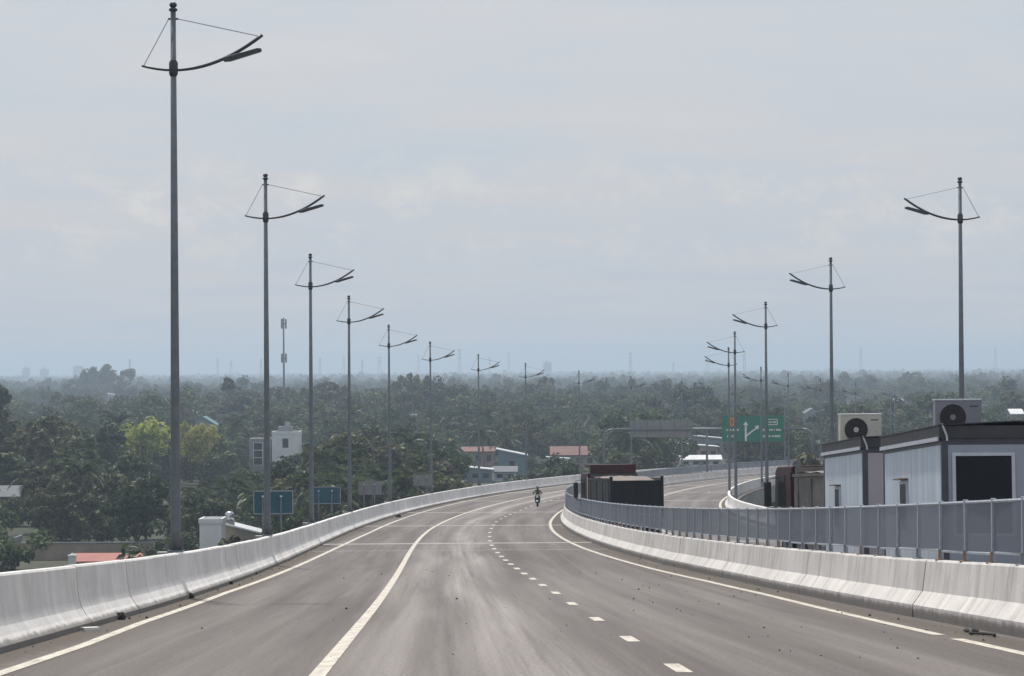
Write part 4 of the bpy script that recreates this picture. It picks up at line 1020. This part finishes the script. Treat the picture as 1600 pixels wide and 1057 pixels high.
tree('conical_tree', 'dark conical tree above the green sign', CK[0], CK[1], sp(1112, 760), .72, 2.0)
tree('conical_tree', 'dark slim conical tree right of the gantry back panel', CK[0], CK[1], sp(1083, 650), .42, 1.0)
for k, px in enumerate((140, 160, 178)):
    tree('broadleaf_tree', ('tallest', 'middle', 'rightmost')[k] + ' crown of the round dark tree clump on the left horizon', KINDS[k][0], KINDS[k][1], sp(px, 1900), (2.7, 2.3, 2.4)[k], k, 'round tree clump on the left horizon', sx=1.1)
palm('dark coconut palm standing alone left of the blue-grey shed', 1, sp(758, 575), 1.0, .4, 'palms the photo singles out', True)
palm('coconut palm right of the nearest lamp pole, over the barrier', 2, sp(322, 352), .95, 1.4, 'palms the photo singles out', True)
palm('coconut palm in the dark trees at left above the beige wall', 0, sp(62, 395), .98, 2.4, 'palms the photo singles out', True)
palm('coconut palm left of the white two-storey house', 3, sp(372, 640), 1.0, .9, 'palms the photo singles out', True)
palm('low coconut palm hiding the base of the white house', 2, sp(446, 545), .72, .2, 'palms the photo singles out', True)

clear += [(178, 266, 520, 758), (282, 342, 535, 752), (168, 256, 345, 850), (740, 776, 575, 728)]
for px_, z_, sc_ , lb in ((18, 322, 1.5, 'round green shrub in front of the beige wall at the left photo edge'), (290, 330, 1.1, 'shrub behind the barrier just right of the nearest lamp'), (256, 336, .7, 'shrub behind the barrier just left of the nearest lamp'), (405, 352, 1.6, 'shrub behind the barrier beside the second lamp')):
    tree('leafy_shrub', lb, BUSH[0], BUSH[1], sp(px_, z_), sc_, px_, None, 'shrub')
rr = np.random.default_rng(21)
spots = []; grid = {}
def blocked(x, y, top, r):
    s, d = s_d(x, y)
    if -8 - r < d < 31 + r * .6 and s < 740: return True
    px, py = project((x, y, top)); rp_ = r * F / y
    for (a, b_, z, lim) in clear:
        if z - 330 < y < z + 14 and px + rp_ * .75 > a and px - rp_ * .75 < b_:
            if y > z - 3: return True
            if py < lim: return True
    return False
def far_enough(x, y, r):
    gx, gy = int(x // 8), int(y // 8)
    for i in range(gx - 1, gx + 2):
        for j in range(gy - 1, gy + 2):
            for (a, b_, c) in grid.get((i, j), ()):
                if (a - x) ** 2 + (b_ - y) ** 2 < (.5 * (r + c)) ** 2: return False
    grid.setdefault((gx, gy), []).append((x, y, r)); return True
def swell(x, y): return 1.0 + .22 * math.sin(x * .017 + 1.3 * math.sin(y * .006)) * math.sin(y * .011 + .7) + .12 * math.sin(x * .051 + y * .023)
VIS = [(0, 900), (400, 846), (675, 771), (905, 743), (1130, 736), (1230, 723), (1280, 716), (1282, 692), (1375, 682), (1600, 655), (1700, 655)]
hidden = []
for _ in range(2600):          # low ground beside the viaduct that the barriers hide
    y = rr.uniform(130, 420); x = rr.uniform(-95, 120); sc = rr.uniform(.6, .95); k = int(rr.integers(6))
    px_, py_ = project((x, y, KINDS[k][2] * sc))
    if y < 285 or abs(x) > y * .185:
        if (py_ > lerp(px_, VIS) + 3 or px_ < -60 or px_ > 1660) and not blocked(x, y, KINDS[k][2] * sc, 3.5) and far_enough(x, y, 3.6 * sc): hidden.append((x, y, float(sc), float(rr.uniform(0, 6.28)), k))
for _ in range(9000):
    y = 285 + (1080 - 285) * rr.random() ** .9; x = y * rr.uniform(-.185, .185)
    ispalm = rr.random() < ((.42 if y < 430 and x < -20 else .24) if math.sin(x * .035 + 1) + math.sin(y * .021 + x * .01) > -.2 else .08)
    k = rr.integers(4) if ispalm else rr.integers(6); sc = rr.uniform(.72, 1.12) if not ispalm else rr.uniform(.75, 1.15)
    if not ispalm and rr.random() < .12: sc *= 1.3
    h = (PALMS[k][2] if ispalm else KINDS[k][2] * .93) * sc; r_ = (3.0 if ispalm else 3.9) * sc
    if not ispalm: sc *= swell(x, y); h *= swell(x, y)
    px_, py_ = project((x, y, h))
    if blocked(x, y, h * 1.14, r_): continue
    if not far_enough(x, y, r_ * (1.0 if not ispalm else .8)): continue
    if py_ > lerp(px_, VIS) + 2 or px_ < -130 or px_ > 1730: hidden.append((x, y, float(sc), float(x * 7.7 % 6.28), (6 + int(k)) if ispalm else int(k))); continue
    spots.append((h / y, ispalm, k, sc, x, y))
spots.sort(reverse=True)
nb = npm = 0; stuff = hidden
ZE = [80, 180, 275, 419, 487, 550, 606, 675, 750, 824, 905, 988, 1130, 1230, 1380, 1500]
ZN = ['at the left photo edge', 'above the beige wall', 'just left of the nearest left lamp', 'between first and second left lamps', 'between second and third left lamps', 'between third and fourth left lamps', 'between fourth and fifth left lamps', 'between fifth and sixth left lamps', 'between sixth and seventh left lamps', 'between seventh and eighth left lamps', 'between eighth and ninth left lamps', 'between ninth and tenth left lamps', 'left of the green sign', 'behind the green sign', 'above the farther container', 'above the nearer container', 'right of the nearest right lamp']
def zone(x, y):
    px = project((x, y, 6))[0]; k = sum(px > e_ for e_ in ZE)
    return ZN[k], ('front' if y < 480 else 'middle' if y < 700 else 'rear')
TL = ['dark green rounded broadleaf tree in the wooded plain beyond the barrier', 'mid-green spreading broadleaf tree in the wooded plain beyond the barrier', 'olive-green broadleaf tree in the wooded plain beyond the barrier']
for (_, ispalm, k, sc, x, y) in spots:
    rz = float(rr.uniform(0, 6.28))
    if ispalm and npm < 190:
        zn = zone(x, y); palm(f'coconut palm in the {zn[1]} of the woods {zn[0]}', int(k), (x, y, 0), float(sc), rz, f'palms, {zn[1]} woods, {zn[0]}', npm < 24); npm += 1
    elif not ispalm and nb < 300:
        zn = zone(x, y); cn = ('dark', 'mid-green', 'olive')[k % 3]; tree('broadleaf_tree', f'{cn} leafy tree in the {zn[1]} of the woods {zn[0]}', KINDS[k][0], KINDS[k][1], (x, y, 0), float(sc), rz, f'{cn} trees, {zn[1]} woods, {zn[0]}', sx=float(rr.uniform(.85, 1.15))); nb += 1
    else: stuff.append((x, y, sc, rz, (6 + k) if ispalm else k))
nbush = 0
for _ in range(900):
    if nbush >= 140: break
    y = 300 + 330 * rr.random(); x = y * rr.uniform(-.18, .18); sc = rr.uniform(.7, 1.3)
    s, d = s_d(x, y)
    px_, py_ = project((x, y, 2.6 * sc))
    if py_ > lerp(px_, VIS) - 3 or px_ < -60 or px_ > 1660: continue
    if blocked(x, y, 2.6 * sc, 1.7 * sc): continue
    zn = zone(x, y); tree('leafy_shrub', f'low leafy shrub in the {zn[1]} undergrowth {zn[0]}', BUSH[0], BUSH[1], (x, y, 0), float(sc), float(rr.uniform(0, 6)), f'shrubs, {zn[1]}, {zn[0]}', 'shrub'); nbush += 1
# the rest of the woodland out to the horizon reads as one mass
Y1, Y2 = 900., 11000.
for _ in range(14500):
    y = (math.sqrt(Y1) + rr.random() * (math.sqrt(Y2) - math.sqrt(Y1))) ** 2; x = y * rr.uniform(-.19, .19)
    if y < 1080 and rr.random() < .6: continue
    k = 6 + int(rr.integers(4)) if rr.random() < .10 else int(rr.integers(6)); sc = float(rr.uniform(.7, 1.15)) * (1.3 if rr.random() < .12 else 1) * (swell(x, y) if k < 6 else .9)
    if blocked(x, y, 9.5 * sc, 4): continue
    stuff.append((x, y, sc, float(rr.uniform(0, 6.28)), k))
me = bpy.data.meshes.new('woodland'); me.from_pydata([(a[0], a[1], 0) for a in stuff], [], [])
for nm, idx in (('tsc', 2), ('trz', 3)):
    q = me.attributes.new(nm, 'FLOAT', 'POINT'); q.data.foreach_set('value', np.array([a[idx] for a in stuff], dtype=np.float32))
q = me.attributes.new('tk', 'INT', 'POINT'); q.data.foreach_set('value', np.array([a[4] for a in stuff], dtype=np.int32))
wood = link('woodland', me); wood['kind'] = 'stuff'; wood['label'] = 'hazy woodland of broadleaf trees and palms reaching the horizon'; wood['category'] = 'woodland'
src = {}
for o in C.objects:
    if o.name.startswith('crown'):
        for k in range(6):
            if o.data == KINDS[k][0]: src.setdefault(k, o)
        for k in range(4):
            if o.data == PALMS[k][0]: src.setdefault(6 + k, o)
ng = bpy.data.node_groups.new('woodland_scatter', 'GeometryNodeTree')
ng.interface.new_socket('Geometry', in_out='INPUT', socket_type='NodeSocketGeometry'); ng.interface.new_socket('Geometry', in_out='OUTPUT', socket_type='NodeSocketGeometry')
gi = ng.nodes.new('NodeGroupInput'); go = ng.nodes.new('NodeGroupOutput')
jn = ng.nodes.new('GeometryNodeJoinGeometry')
def attr(nm, ty):
    a = ng.nodes.new('GeometryNodeInputNamedAttribute'); a.data_type = ty; a.inputs['Name'].default_value = nm
    return a.outputs['Attribute']
sc_, rz_, tk_ = attr('tsc', 'FLOAT'), attr('trz', 'FLOAT'), attr('tk', 'INT')
cx_ = ng.nodes.new('ShaderNodeCombineXYZ'); ng.links.new(rz_, cx_.inputs[2])
for k, o in src.items():
    oi = ng.nodes.new('GeometryNodeObjectInfo'); oi.inputs['Object'].default_value = o; oi.transform_space = 'ORIGINAL'; oi.inputs['As Instance'].default_value = True
    cp = ng.nodes.new('FunctionNodeCompare'); cp.data_type = 'INT'; cp.operation = 'EQUAL'; ng.links.new(tk_, cp.inputs[2]); cp.inputs[3].default_value = k
    ip = ng.nodes.new('GeometryNodeInstanceOnPoints'); ng.links.new(gi.outputs[0], ip.inputs['Points']); ng.links.new(cp.outputs[0], ip.inputs['Selection'])
    ng.links.new(oi.outputs['Geometry'], ip.inputs['Instance']); ng.links.new(cx_.outputs[0], ip.inputs['Rotation']); ng.links.new(sc_, ip.inputs['Scale'])
    ng.links.new(ip.outputs[0], jn.inputs[0])
ng.links.new(jn.outputs[0], go.inputs[0])
md = wood.modifiers.new('scatter', 'NODES'); md.node_group = ng
print('trees', nb, npm, len(stuff), 'objects', len(C.objects))

# ------------------------------------------------------------------ haze
m = bpy.data.materials.new('haze'); m.use_nodes = True; n = m.node_tree.nodes; n.remove(n['Principled BSDF'])
pv = n.new('ShaderNodeVolumePrincipled'); pv.inputs['Color'].default_value = (.67, .82, .97, 1); pv.inputs['Density'].default_value = .00027; pv.inputs['Anisotropy'].default_value = .45
m.node_tree.links.new(pv.outputs[0], n['Material Output'].inputs['Volume'])
b = MB(); b.box((-15500, -1500, -1), (15500, 15500, 66)); hz = b.build('haze', m); hz['kind'] = 'stuff'; hz['label'] = 'thin blue-grey haze over the whole plain'; hz['category'] = 'haze'
